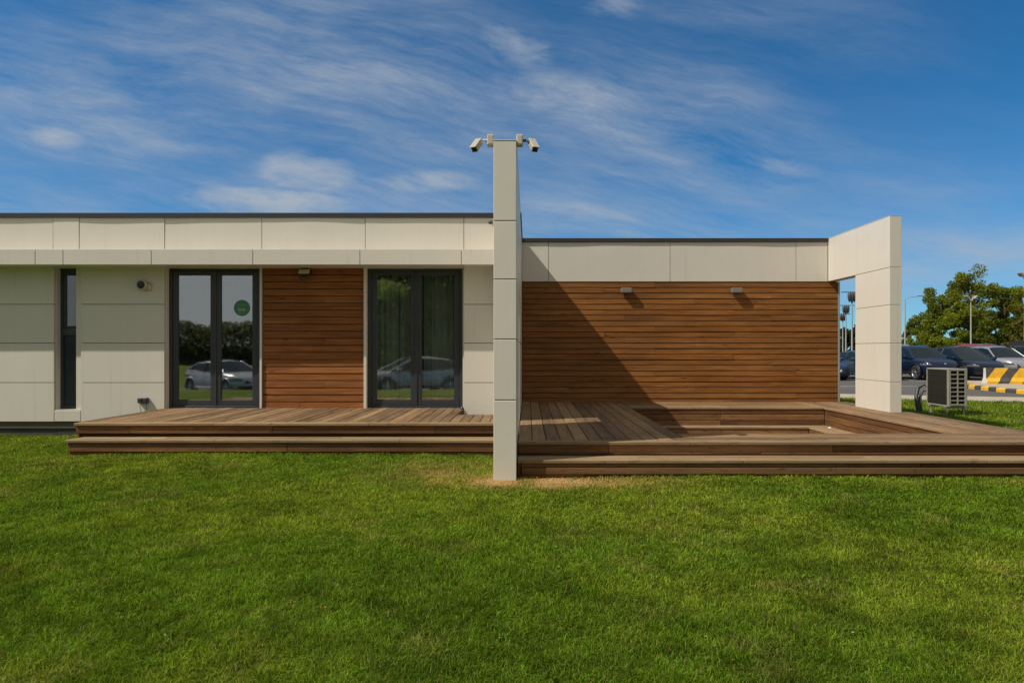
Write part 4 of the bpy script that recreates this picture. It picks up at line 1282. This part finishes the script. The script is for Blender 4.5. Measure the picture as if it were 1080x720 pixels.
def make_car(label, paint, kind='suv', group=None, rack=False):
    t = thing('parked_car', label, 'car', (0, 0, 0), group)
    if kind == 'suv':
        L, W = 4.72, 1.94
        bx, bz = [-2.36, -2.28, -2.0, -0.6, 0.95, 1.25, 1.75, 2.10, 2.26, 2.36], [0.88, 1.0, 1.09, 1.07, 1.04, 1.05, 0.99, 0.90, 0.78, 0.60]
        rx, rz = [-2.26, -1.98, -1.55, -0.7, 0.05, 0.45, 1.18], [1.06, 1.46, 1.60, 1.665, 1.655, 1.58, 1.06]
        wr, wb, wh = 0.37, [-1.43, 1.45], 0.30
    elif kind == 'sedan':
        L, W = 4.62, 1.84
        bx, bz = [-2.31, -2.2, -1.75, -0.6, 0.85, 1.2, 1.75, 2.08, 2.23, 2.31], [0.72, 0.98, 1.02, 0.96, 0.92, 0.92, 0.85, 0.76, 0.66, 0.52]
        rx, rz = [-1.85, -1.05, -0.55, -0.1, 0.25, 1.12], [1.01, 1.36, 1.43, 1.45, 1.40, 0.93]
        wr, wb, wh = 0.325, [-1.38, 1.40], 0.22
    else:                                       # fastback crossover
        L, W = 4.74, 1.92
        bx, bz = [-2.37, -2.25, -1.9, -0.6, 0.95, 1.3, 1.8, 2.12, 2.28, 2.37], [0.85, 1.04, 1.08, 1.02, 0.97, 0.97, 0.90, 0.80, 0.68, 0.52]
        rx, rz = [-2.2, -1.5, -0.9, -0.2, 0.2, 1.32], [1.06, 1.46, 1.58, 1.62, 1.58, 0.98]
        wr, wb, wh = 0.35, [-1.45, 1.46], 0.25
    h = L / 2

    def hw(x):                                  # plan half width
        k = min(1, abs(x) / (h + 0.03))
        return W / 2 * (1 - k ** (7 if x < 0 else 5.5)) ** (1 / 2.6)
    st = np.unique(np.concatenate([np.linspace(-h, h, 62), [-h + 0.02, -h + 0.05, h - 0.02, h - 0.05]]))
    NP = 12
    rows = []
    for x in st:
        w = max(hw(x), 0.12); zt = interp(bx, bz, x)
        e = (abs(x) / h) ** 10
        z0 = wh - 0.02 + 0.10 * e
        hgt = zt - z0
        half = [(0, z0), (w * 0.84, z0), (w * 0.95, z0 + 0.04), (w * 0.985, z0 + hgt * 0.22), (w, z0 + hgt * 0.40), (w, z0 + hgt * 0.55), (w * 0.985, z0 + hgt * 0.72), (w * 0.965, z0 + hgt * 0.86), (w * 0.93, z0 + hgt * 0.95), (w * 0.86, zt), (w * 0.5, zt + 0.025), (0, zt + 0.035)]
        rows.append([(x, y, z) for y, z in half])
    mb = MB()
    for sgn in (1, -1):
        vs = [(p[0], sgn * p[1], p[2]) for r_ in rows for p in r_]
        fs = []
        for i in range(len(st) - 1):
            for j in range(NP - 1):
                q = (i * NP + j, (i + 1) * NP + j, (i + 1) * NP + j + 1, i * NP + j + 1)
                c = [sum(vs[k][a] for k in q) / 4 for a in range(3)]
                if any((c[0] - w0) ** 2 + (c[2] - wr) ** 2 < (wr + 0.055) ** 2 for w0 in wb) and abs(c[1]) > W * 0.27: continue
                fs.append(q)
        mb.add(vs, fs, smooth=True)
        for i in (0, len(st) - 1):
            mb.add([(p[0], sgn * p[1], p[2]) for p in rows[i]], [tuple(range(NP))])
    for sgn in (1, -1):
        for xs_ in (0.72, -0.32, -1.18):
            pts = []
            for x_ in (xs_,):
                w = hw(x_); zt = interp(bx, bz, x_); z0 = wh; hg = zt - z0
                pts = [(x_, sgn * (w * a), z0 + hg * b) for a, b in ((0.99, 0.24), (1.001, 0.40), (1.001, 0.55), (0.987, 0.72), (0.967, 0.86), (0.93, 0.955))]
            mb.tube(pts, 0.006, 5, mi=1)
    body = mb.build('body', [paint, M['black']], t)
    # dark inside of the wheel arches, sill and arch lips
    mb = MB(); mb.box(-h + 0.25, h - 0.25, -W * 0.29, W * 0.29, wh - 0.03, 0.75)
    mb.build('underbody', M['black'], t)
    for w0 in wb:
        for sgn in (1, -1):
            mb = MB()
            pts = [(w0 + (wr + 0.055) * math.cos(a), sgn * (hw(w0) - 0.012), wr + (wr + 0.055) * math.sin(a)) for a in np.linspace(-0.35, math.pi + 0.35, 22)]
            mb.tube(pts, 0.032, 6); mb.build('arch_trim', M['black'] if kind != 'sedan' else paint, t)
            mb = MB(); yw = sgn * (hw(w0) - 0.115)
            mw = Matrix.Translation((w0, yw, wr)) @ Matrix.Rotation(R(90) * sgn, 4, 'Z')
            mb.lathe([(wr * 0.62, 0.10), (wr * 0.66, 0.115), (wr * 0.92, 0.11), (wr, 0.075), (wr, -0.075), (wr * 0.92, -0.11), (wr * 0.6, -0.10)], mw, 28)
            wl = mb.build('wheel', M['rubber'], t)
            mb = MB(); mb.lathe([(wr * 0.66, 0.108), (wr * 0.60, 0.10), (wr * 0.585, 0.03)], mw, 28); mb.lathe([(0, 0.10), (0.06, 0.095), (0.075, 0.07)], mw, 14)
            for k in range(5):
                for dl in (-0.16, 0.16):
                    a = 2 * math.pi * k / 5 + dl
                    mk = mw @ Matrix.Rotation(a, 4, 'X')
                    mb.box(0.06, 0.088, -0.016, 0.016, 0.04, wr * 0.62, M=mk)
            mb.build('rim', M['rim'], wl)
            mb = MB(); mb.lathe([(0, 0.025), (wr * 0.59, 0.025)], mw, 20); mb.build('brake_disc', M['black'], wl)
    for sgn in (1, -1):
        mb = MB(); mb.box(wb[0] + wr + 0.1, wb[1] - wr - 0.1, sgn * (W / 2 - 0.06), sgn * (W / 2 + 0.004), wh - 0.005, wh + 0.10, ch=0.02)
        mb.build('sill', M['black'] if kind != 'sedan' else paint, t)
    # greenhouse
    gs = np.linspace(rx[0], rx[-1], 42)
    NG = 9
    glass, roof = MB(), MB()
    ridge = {}
    zmax = max(rz); i_f = rx[-2]; i_r = rx[1]
    for sgn in (1, -1):
        vs = []
        for x in gs:
            zr = interp(rx, rz, x); zb = interp(bx, bz, x) - 0.01
            fr_ = max(0.0, min(1, (zr - zb) / 0.6))
            wbt = min(hw(x) * 0.915, W / 2 * 0.93); wtp = wbt - 0.235 * fr_ - 0.012
            zs = zb + max(0.0, (zr - zb)) * 0.86
            half = [(wbt, zb), (wbt - 0.05 * fr_, zb + (zs - zb) * 0.3), (wbt - 0.12 * fr_, zb + (zs - zb) * 0.65), (wtp + 0.02, zs), (wtp - 0.03, zs + (zr - zs) * 0.55), (wtp - 0.10, zr - 0.012 * fr_), (wtp * 0.6, zr + 0.012), (wtp * 0.3, zr + 0.022), (0, zr + 0.025)]
            vs += [(x, sgn * y, z) for y, z in half]
            ridge[(sgn, round(float(x), 4))] = half
        fg, fr2 = [], []
        for i in range(len(gs) - 1):
            xm = (gs[i] + gs[i + 1]) / 2
            for j in range(NG - 1):
                q = (i * NG + j, (i + 1) * NG + j, (i + 1) * NG + j + 1, i * NG + j + 1)
                isg = (j < 3) or (j >= 4 and (xm > i_f + 0.0 or xm < i_r - 0.0))
                (fg if isg else fr2).append(q)
        glass.add(vs, fg, smooth=True); roof.add(vs, fr2, smooth=True)
    glass.build('window_glass', M['car_glass'], t)
    roof.build('car_roof', paint, t)
    keys = [round(float(x), 4) for x in gs]
    mb = MB()
    for sgn in (1, -1):
        # A and C pillars run on the corner of the greenhouse, B pillar inside it
        for sel in ([k for k in keys if k >= i_f - 0.1], [k for k in keys if k <= i_r + 0.1]):
            pts = [(k, sgn * (ridge[(sgn, k)][4][0] + 0.012), ridge[(sgn, k)][4][1]) for k in sel]
            mb = MB(); mb.tube(pts, 0.036, 8); mb.build('pillar', paint, t)
        mb = MB(); mb.tube([(k, sgn * (ridge[(sgn, k)][0][0] + 0.004), ridge[(sgn, k)][0][1] + 0.01) for k in keys], 0.02, 6); mb.build('belt_trim', paint, t)
    mb = MB()
    for sgn in (1, -1):
        for xb_ in (-0.35, -1.28):
            k = min(keys, key=lambda q: abs(q - xb_)); hf = ridge[(sgn, k)]
            mb = MB(); mb.tube([(k, sgn * (p[0] + 0.004), p[1]) for p in hf[:4]], 0.03, 6); mb.build('door_post', M['black'], t)
    if kind == 'suv':
        mb = MB()
        for sgn in (1, -1):
            sel = [k for k in keys if -1.5 <= k <= 0.1]
            mb = MB(); mb.tube([(k, sgn * (ridge[(sgn, k)][5][0] + 0.01), ridge[(sgn, k)][5][1] + 0.045) for k in sel], 0.018, 6)
            mb.build('roof_rail', M['chrome'], t)
    if rack:
        mb = MB()
        prof = [(-1.5, 0.0), (-1.45, 0.2), (-1.2, 0.34), (0.1, 0.34), (0.42, 0.22), (0.55, 0.05), (0.5, 0.0)]
        mb.prism([(p[0] - 0.2, p[1] + zmax + 0.06) for p in prof], -0.42, 0.42, 1); mb.build('roof_box', M['black'], t)
        mb = MB()
        for xx in (-1.1, -0.1):
            mb = MB(); mb.box(xx - 0.03, xx + 0.03, -0.6, 0.6, zmax + 0.015, zmax + 0.055); mb.build('roof_bar', M['black'], t)
    # mirrors, handles, seams
    for sgn in (1, -1):
        xm = rx[-1] - 0.34; zb = interp(bx, bz, xm)
        mb = MB(); mb.box(xm - 0.09, xm + 0.10, sgn * (W / 2 - 0.03), sgn * (W / 2 + 0.19), zb + 0.02, zb + 0.16, ch=0.04); mb.build('mirror', paint, t)
    mb = MB()
    for sgn in (1, -1):
        for xs_ in (-0.15, -1.05):
            w = hw(xs_); zt = interp(bx, bz, xs_); z = wh + (zt - wh) * 0.76
            mb = MB(); mb.box(xs_ - 0.09, xs_ + 0.09, sgn * (w * 0.97), sgn * (w * 0.97 + 0.04), z - 0.015, z + 0.015, ch=0.006); mb.build('door_handle', paint, t)
    # face
    zn = interp(bx, bz, h - 0.08)

    def face_patch(mb, y0, y1, f0, f1, off=0.012, n=10, m=4, front=True, only=None):
        """patch hugging the nose (or tail): y range, height fractions"""
        for sgn in ((only,) if only else (1,)):
            vs, fs = [], []
            for i in range(n + 1):
                y = y0 + (y1 - y0) * i / n
                # find x where plan half width equals |y|
                lo, hi_ = 0.0, h
                for _ in range(30):
                    md = (lo + hi_) / 2
                    if hw(md if front else -md) > abs(y) / 0.985: lo = md
                    else: hi_ = md
                xx = lo
                for j in range(m + 1):
                    f = f0 + (f1 - f0) * j / m
                    z = 0.30 + f * 0.62
                    # follow nose slope
                    while interp(bx, bz, xx if front else -xx) < z + 0.01 and xx > h - 1.0: xx -= 0.012
                    xo = (xx + off) if front else -(xx + off)
                    vs.append((xo, sgn * (y + (off * 0.8 if y > 0.5 else 0)), z))
            for i in range(n):
                for j in range(m):
                    a = i * (m + 1) + j
                    fs.append((a, a + m + 1, a + m + 2, a + 1))
            mb.add(vs, fs, smooth=True)
    if kind == 'suv': gf, lf = (0.42, 0.78), (0.66, 0.84)
    elif kind == 'sedan': gf, lf = (0.30, 0.50), (0.42, 0.66)
    else: gf, lf = (0.05, 0.26), (0.55, 0.74)
    mb = MB(); face_patch(mb, -0.50, 0.50, *gf); g_ = mb.build('grille', M['black'], t)
    mb = MB(); face_patch(mb, -0.72, 0.72, 0.0, 0.24 if kind == 'suv' else 0.16, 0.010); mb.build('lower_grille', M['black'], t)
    for sgn in (1, -1):
        mb = MB(); face_patch(mb, 0.60, 0.88, lf[0] + 0.04, lf[1] - 0.02, off=0.014, only=sgn); mb.build('headlight', M['headlight'], t)
        mb = MB(); face_patch(mb, 0.58, 0.90, 0.66, 0.86, off=0.014, front=False, only=sgn); mb.build('tail_light', M['taillight'], t)
    mb = MB(); mb.box(h - 0.012, h + 0.016, -0.26, 0.26, 0.42, 0.53); mb.build('number_plate', M['plate'], t)
    mb = MB(); mb.lathe([(0, 0.03), (0.05, 0.026), (0.055, 0.01)], Matrix.Translation((h - 0.01, 0, 0.30 + 0.62 * (gf[1] + 0.02))), 14); mb.build('badge', M['chrome'], t)
    return t


def place(car, x, y, z, heading_deg):
    """heading: 0 faces the camera side (-y), positive turns the nose to +x"""
    a = R(heading_deg)
    car.location = (x, y, z); car.rotation_euler = (0, 0, math.atan2(-math.cos(a), math.sin(a)))


P_NAVY = carpaint('dark navy paint', (0.006, 0.014, 0.044)); P_BLUE = carpaint('deep blue paint', (0.006, 0.012, 0.026))
P_SILVER = carpaint('silver paint', (0.42, 0.42, 0.43), 0.6); P_MID = carpaint('mid blue paint', (0.018, 0.045, 0.13)); P_GREYB = carpaint('grey blue paint', (0.05, 0.065, 0.09))
P_GREYS = carpaint('dull grey paint', (0.30, 0.30, 0.30), 0.3)
P_RED = carpaint('red paint', (0.28, 0.02, 0.015), 0.1); P_BLACK = carpaint('black paint', (0.01, 0.01, 0.012)); P_WHITE = carpaint('white paint', (0.62, 0.62, 0.60), 0.0)
ROW = 'cars parked in the row beyond the barrier'
HD, GZ0 = 2, -0.205
SPOT = {-2: (14.6, 34.8), -1: (17.2, 34.9), 0: (19.75, 34.8), 1: (22.1, 34.9), 2: (25.2, 36.9), 3: (27.9, 36.6)}
def rowpos(k): return SPOT[k]
row = [(-2, 'sedan', P_MID, 'blue saloon car seen through the portal opening'),
       (-1, 'sedan', P_GREYB, 'grey blue saloon car mostly hidden behind the portal pillar'),
       (0, 'suv', P_NAVY, 'dark navy sport utility car parked just right of the portal pillar'),
       (1, 'fast', P_BLUE, 'blue black fastback car with a sloping roof right behind the air conditioner'),
       (2, 'suv', P_SILVER, 'silver sport utility car parked behind the striped barrier'),
       (3, 'sedan', P_BLACK, 'dark saloon car at the right edge beyond the barrier')]
for k, kind, p, lab in row:
    c = make_car(lab, p, kind, ROW)
    x, y = rowpos(k)
    place(c, x, y, GZ0, HD)
BACK = 'cars parked in the back row below the trees'
for (x, y, kind, p, lab, rk, hd) in [(27.3, 42.5, 'suv', P_RED, 'red car whose roof shows behind the blue black fastback', False, 200),
                                     (31.9, 44.6, 'suv', P_BLACK, 'black car carrying a roof box behind the silver car', True, 205),
                                     (30.2, 44.5, 'sedan', P_WHITE, 'white car showing between the red car and the roof box', False, 200),
                                     (22.8, 44.0, 'suv', P_WHITE, 'white car just visible above the navy car roof', False, 200),
                                     (18.6, 45.5, 'sedan', P_SILVER, 'pale car in the back row behind the saloons', False, 200)]:
    c = make_car(lab, p, kind, BACK, rk)
    place(c, x, y, GZ0, hd)
    if kind == 'suv' and not rk: c.scale = (1.06, 1.04, 1.08)
MIR = 'cars mirrored in the glass doors'
c = make_car('pale silver saloon car on the road mirrored in the stickered door', P_SILVER, 'sedan', MIR); place(c, -13.4, -8.0, -0.645, 125)
c = make_car('grey hatch car on the road mirrored in the plain door', P_GREYS, 'fast', MIR); place(c, -5.2, -8.3, -0.645, 240)


# ------------------------------------------------------------------ lamps
def street_lamp(x, y, h, kind, label):
    t = thing('street_lamp', label, 'street lamp', (x, y, -0.25), 'tall lamps around the car park')
    mb = MB(); mb.tube([(x, y, -0.3), (x, y, h)], [0.07, 0.04], 10); mb.build('pole', M['lamp_post'], t)
    mb = MB(); mb.box(x - 0.12, x + 0.12, y - 0.12, y + 0.12, -0.3, 0.3, ch=0.02); mb.build('pole_base', M['lamp_post'], t)
    if kind == 'arm':
        mb = MB(); mb.tube([(x, y, h - 0.02), (x + 0.3, y - 0.02, h + 0.12), (x + 1.0, y - 0.05, h + 0.2)], 0.03, 8); mb.build('arm', M['lamp_post'], t)
        mb = MB(); mb.box(x + 0.9, x + 1.45, y - 0.16, y + 0.06, h + 0.17, h + 0.25, ch=0.03); mb.build('lamp_head', M['grey_metal'], t)
    elif kind == 'double':
        for s in (-1, 1):
            mb = MB(); mb.tube([(x, y, h - 0.25), (x + s * 0.10, y, h - 0.08), (x + s * 0.2, y, h + 0.05)], 0.03, 8); mb.build('arm', M['lamp_post'], t)
            mb = MB(); mb.box(-0.16, 0.16, -0.20, 0.20, -0.06, 0.06, ch=0.03, M=Matrix.Translation((x + s * 0.27, y, h + 0.10)) @ Matrix.Rotation(R(-50) * s, 4, 'Y')); mb.build('lamp_head', M['grey_metal'], t)
    else:                                         # cross arm with a drooping cluster
        mb = MB(); mb.tube([(x - 0.75, y, h), (x + 0.75, y, h)], 0.03, 8); mb.build('arm', M['dark_grey'], t)
        mb = MB()
        for s in (-0.17, 0.0, 0.17): mb.lathe([(0.0, 0.0), (0.10, 0.05), (0.14, 0.35), (0.09, 0.65), (0.03, 0.9 - abs(s)), (0, 0.95 - abs(s))], basis((x + s, y, h + 0.05), (0, 0, -1), (1, 0, 0)), 10)
        mb.build('lamp_head', M['dark_grey'], t)
    return t


def pole_at(px, py, d, kind, label): street_lamp(X(px, d), d, Z(py, d), kind, label)


pole_at(954.5, 315, 52, 'arm', 'thin lamp post with a single arm beside the portal pillar')
pole_at(1024, 315, 50, 'double', 'lamp post with two tilted heads in front of the trees')
pole_at(1081, 291, 44, 'double', 'lamp post whose head just enters at the right edge')
pole_at(898.6, 308, 48, 'cluster', 'tallest of the cross armed masts seen through the portal opening')
pole_at(892.2, 322, 58, 'cluster', 'middle cross armed mast seen through the portal opening')
pole_at(888.9, 331, 68, 'cluster', 'lowest cross armed mast seen through the portal opening')


# ------------------------------------------------------------------ trees
def make_tree(x, y, zb, h, w, label, cat_group, seed, leaf=0.19, n_leaf=20000, c0=(0.080, 0.120, 0.010), c1=(0.27, 0.285, 0.032), trunk_h=0.25, gappy=0.5, name='broadleaf_tree', blobs=None):
    rg = np.random.default_rng(seed)
    t = thing(name, label, 'tree', (x, y, zb), cat_group)
    mb = MB()
    mb.tube([(x, y, zb - 0.2), (x + 0.05, y, zb + h * 0.3), (x - 0.05, y + 0.03, zb + h * 0.55), (x, y, zb + h * 0.85)], [h * 0.022, h * 0.017, h * 0.011, h * 0.004], 8)
    nb = 15
    cents = []
    for i in range(nb):
        f = trunk_h + (0.95 - trunk_h) * (i + 0.5) / nb
        a = i * 2.4 + rg.uniform(-.4, .4)
        rr = w * 0.5 * (math.sin(math.pi * min(1, (f - trunk_h + 0.16) / (1.12 - trunk_h))) ** 0.7) * rg.uniform(0.45, 0.98)
        p = np.array((x + rr * math.cos(a), y + rr * math.sin(a), zb + h * f))
        s = np.array((x, y, zb + h * max(0.12, f - 0.18)))
        mid = (p + s) / 2 + np.array((0, 0, h * 0.02))
        mb.tube([s, mid, p], [h * 0.008, h * 0.005, h * 0.002], 6)
        for q in range(3):
            sub = p + rg.normal(0, 1, 3) * np.array((w * 0.10, w * 0.10, h * 0.055))
            cents.append((sub, rg.uniform(0.55, 1.15)))
    cents.append((np.array((x, y, zb + h * 0.94)), 0.6))
    for b in (blobs or []):
        cents += [(np.array((x + b[0] * w + rg.normal(0, .03) * w, y + rg.normal(0, .05) * w, zb + b[1] * h + rg.normal(0, .02) * h)), b[2]) for _ in range(3)]
    mb.build('trunk', M['bark'], t)
    # leaves in clumps
    nc = len(cents)
    per = n_leaf // nc
    P, S = [], []
    for c, s in cents:
        m = int(per * s)
        q = rg.normal(0, 1, (m, 3)); q /= np.linalg.norm(q, axis=1)[:, None]
        rad = rg.random(m)[:, None] ** 0.45
        q = q * rad * np.array((w * 0.16, w * 0.16, h * 0.085)) * s
        P.append(c + q); S.append(np.full(m, rg.uniform(0.0, 1.0)))
    P = np.concatenate(P); S = np.concatenate(S); n = len(P)
    a = rg.normal(0, 1, (n, 3)); a /= np.linalg.norm(a, axis=1)[:, None]
    b = rg.normal(0, 1, (n, 3)); b -= a * (a * b).sum(1)[:, None]; b /= np.linalg.norm(b, axis=1)[:, None]
    L = leaf * (0.6 + 0.8 * rg.random(n))[:, None]
    V = np.stack([P - a * L * .5, P + b * L * .32, P + a * L * .5, P - b * L * .32], 1).reshape(-1, 3)
    k = np.clip(0.55 * S + 0.45 * rg.random(n), 0, 1)[:, None]
    col = np.array(c0) * (1 - k) + np.array(c1) * k
    col = np.repeat(col[:, None, :], 4, 1).reshape(-1, 3)
    o = numpy_mesh('crown', V - np.array((x, y, zb)), 4, np.arange(n * 4), M['leaf'], col)
    o.parent = t
    return t


TG = 'trees behind the car park'
def tree_at(px, top, d, wpx, label, seed, **kw):
    zt = Z(top, d)
    return make_tree(X(px, d), d, -0.25, zt + 0.25, wpx * d / F, label, TG, seed, **kw)


tree_at(993, 310, 66, 44, 'tree with a rounded yellow green crown left of the double headed lamp post', 1, trunk_h=0.12)
tree_at(978, 328, 70, 34, 'lower olive green tree nearest the portal pillar', 2, trunk_h=0.06, n_leaf=9000)
tree_at(961, 338, 74, 22, 'smallest bushy tree touching the portal pillar edge', 3, trunk_h=0.05, n_leaf=7000)
tree_at(1022, 287, 62, 50, 'tallest open crowned tree directly behind the double headed lamp post', 4, trunk_h=0.36, n_leaf=12000, leaf=0.19)
tree_at(1018, 320, 60, 52, 'dense low tree with bright yellow green foliage at the tall tree foot', 5, trunk_h=0.05, c0=(0.10, 0.145, 0.010), c1=(0.27, 0.30, 0.028))
tree_at(1060, 305, 64, 56, 'broad green tree to the right of the tall open tree', 6, trunk_h=0.08)
tree_at(1078, 303, 68, 44, 'upright green tree between the broad tree and the right edge', 10, trunk_h=0.10)
tree_at(1046, 330, 58, 40, 'short dark green tree behind the silver car', 7, trunk_h=0.04, n_leaf=4200, c0=(0.06, 0.085, 0.008), c1=(0.16, 0.18, 0.02))
tree_at(1094, 312, 62, 60, 'large tree cut by the right edge of the view', 8, trunk_h=0.06, c0=(0.08, 0.10, 0.012), c1=(0.20, 0.20, 0.03))
tree_at(1082, 335, 56, 40, 'low dull olive tree below the right edge lamp', 9, trunk_h=0.04, n_leaf=4000, c0=(0.09, 0.09, 0.018), c1=(0.22, 0.19, 0.045))
for i, (px, top, lab) in enumerate([(880, 345, 'low dark tree at the left side of the portal opening'), (893, 347, 'low dark tree in the middle of the portal opening'), (907, 343, 'low dark tree at the right side of the portal opening')]):
    tree_at(px, top, 84, 22, lab, 20 + i, trunk_h=0.04, n_leaf=2600, leaf=0.4, c0=(0.03, 0.045, 0.010), c1=(0.07, 0.085, 0.016))

# the far side of the lawn, seen only as reflections in the glass
fill = [(fx, fz, 1.15) for fx in (-0.42, -0.28, -0.14, 0.0, 0.14, 0.28, 0.42) for fz in (0.12, 0.26, 0.40, 0.54, 0.68, 0.80)]
make_tree(-6.0, -21.5, -0.35, 10.5, 12.5, 'large dense green tree across the road mirrored in the plain door', 'trees mirrored in the glass doors', 31, leaf=0.30, n_leaf=60000, c0=(0.13, 0.19, 0.05), c1=(0.24, 0.30, 0.08), trunk_h=0.05, blobs=fill)
mb = MB()
hx = np.linspace(-75, 40, 60)
prof = []
vs, fs = [], []
for i, xx in enumerate(hx):
    top = 1.5 + 0.4 * math.sin(xx * 0.31) + 0.35 * math.sin(xx * 0.83 + 1)
    vs += [(xx, -44, -0.4), (xx, -46.5, top * 0.8), (xx, -48.5, top), (xx, -54, -0.4)]
for i in range(len(hx) - 1):
    for j in range(3):
        a = i * 4 + j; fs.append((a, a + 4, a + 5, a + 1))
mb.add(vs, fs, smooth=True)
tag(mb.build('hills', M['clay']), kind='structure')

rgh = np.random.default_rng(77)
nh = 60000
hx_ = rgh.uniform(-75, 40, nh)
top_ = 3.0 + 1.1 * (vnoise(hx_, hx_ * 0, 0.35, 61) - .3) + 0.7 * vnoise(hx_, hx_ * 0, 1.3, 62) + 1.6 * (vnoise(hx_, hx_ * 0, 0.9, 63) > 0.80) * rgh.random(nh)
zz_ = -0.3 + (top_ + 0.3) * rgh.random(nh) ** 0.7
Pq = np.stack([hx_, -45.5 + rgh.normal(0, 0.9, nh), zz_], -1)
aq = rgh.normal(0, 1, (nh, 3)); aq /= np.linalg.norm(aq, axis=1)[:, None]
bq = rgh.normal(0, 1, (nh, 3)); bq -= aq * (aq * bq).sum(1)[:, None]; bq /= np.linalg.norm(bq, axis=1)[:, None]
Vq = np.stack([Pq - aq * .16, Pq + bq * .12, Pq + aq * .16, Pq - bq * .12], 1).reshape(-1, 3)
cq = np.repeat((np.array((0.085, 0.095, 0.04)) * (0.6 + 0.9 * rgh.random(nh))[:, None])[:, None, :], 4, 1).reshape(-1, 3)
hd = numpy_mesh('hedge', Vq, 4, np.arange(nh * 4), M['leaf'], cq)
tag(hd, 'long dark uneven hedge along the far bank, mirrored in the stickered door', 'hedge', kind='stuff')
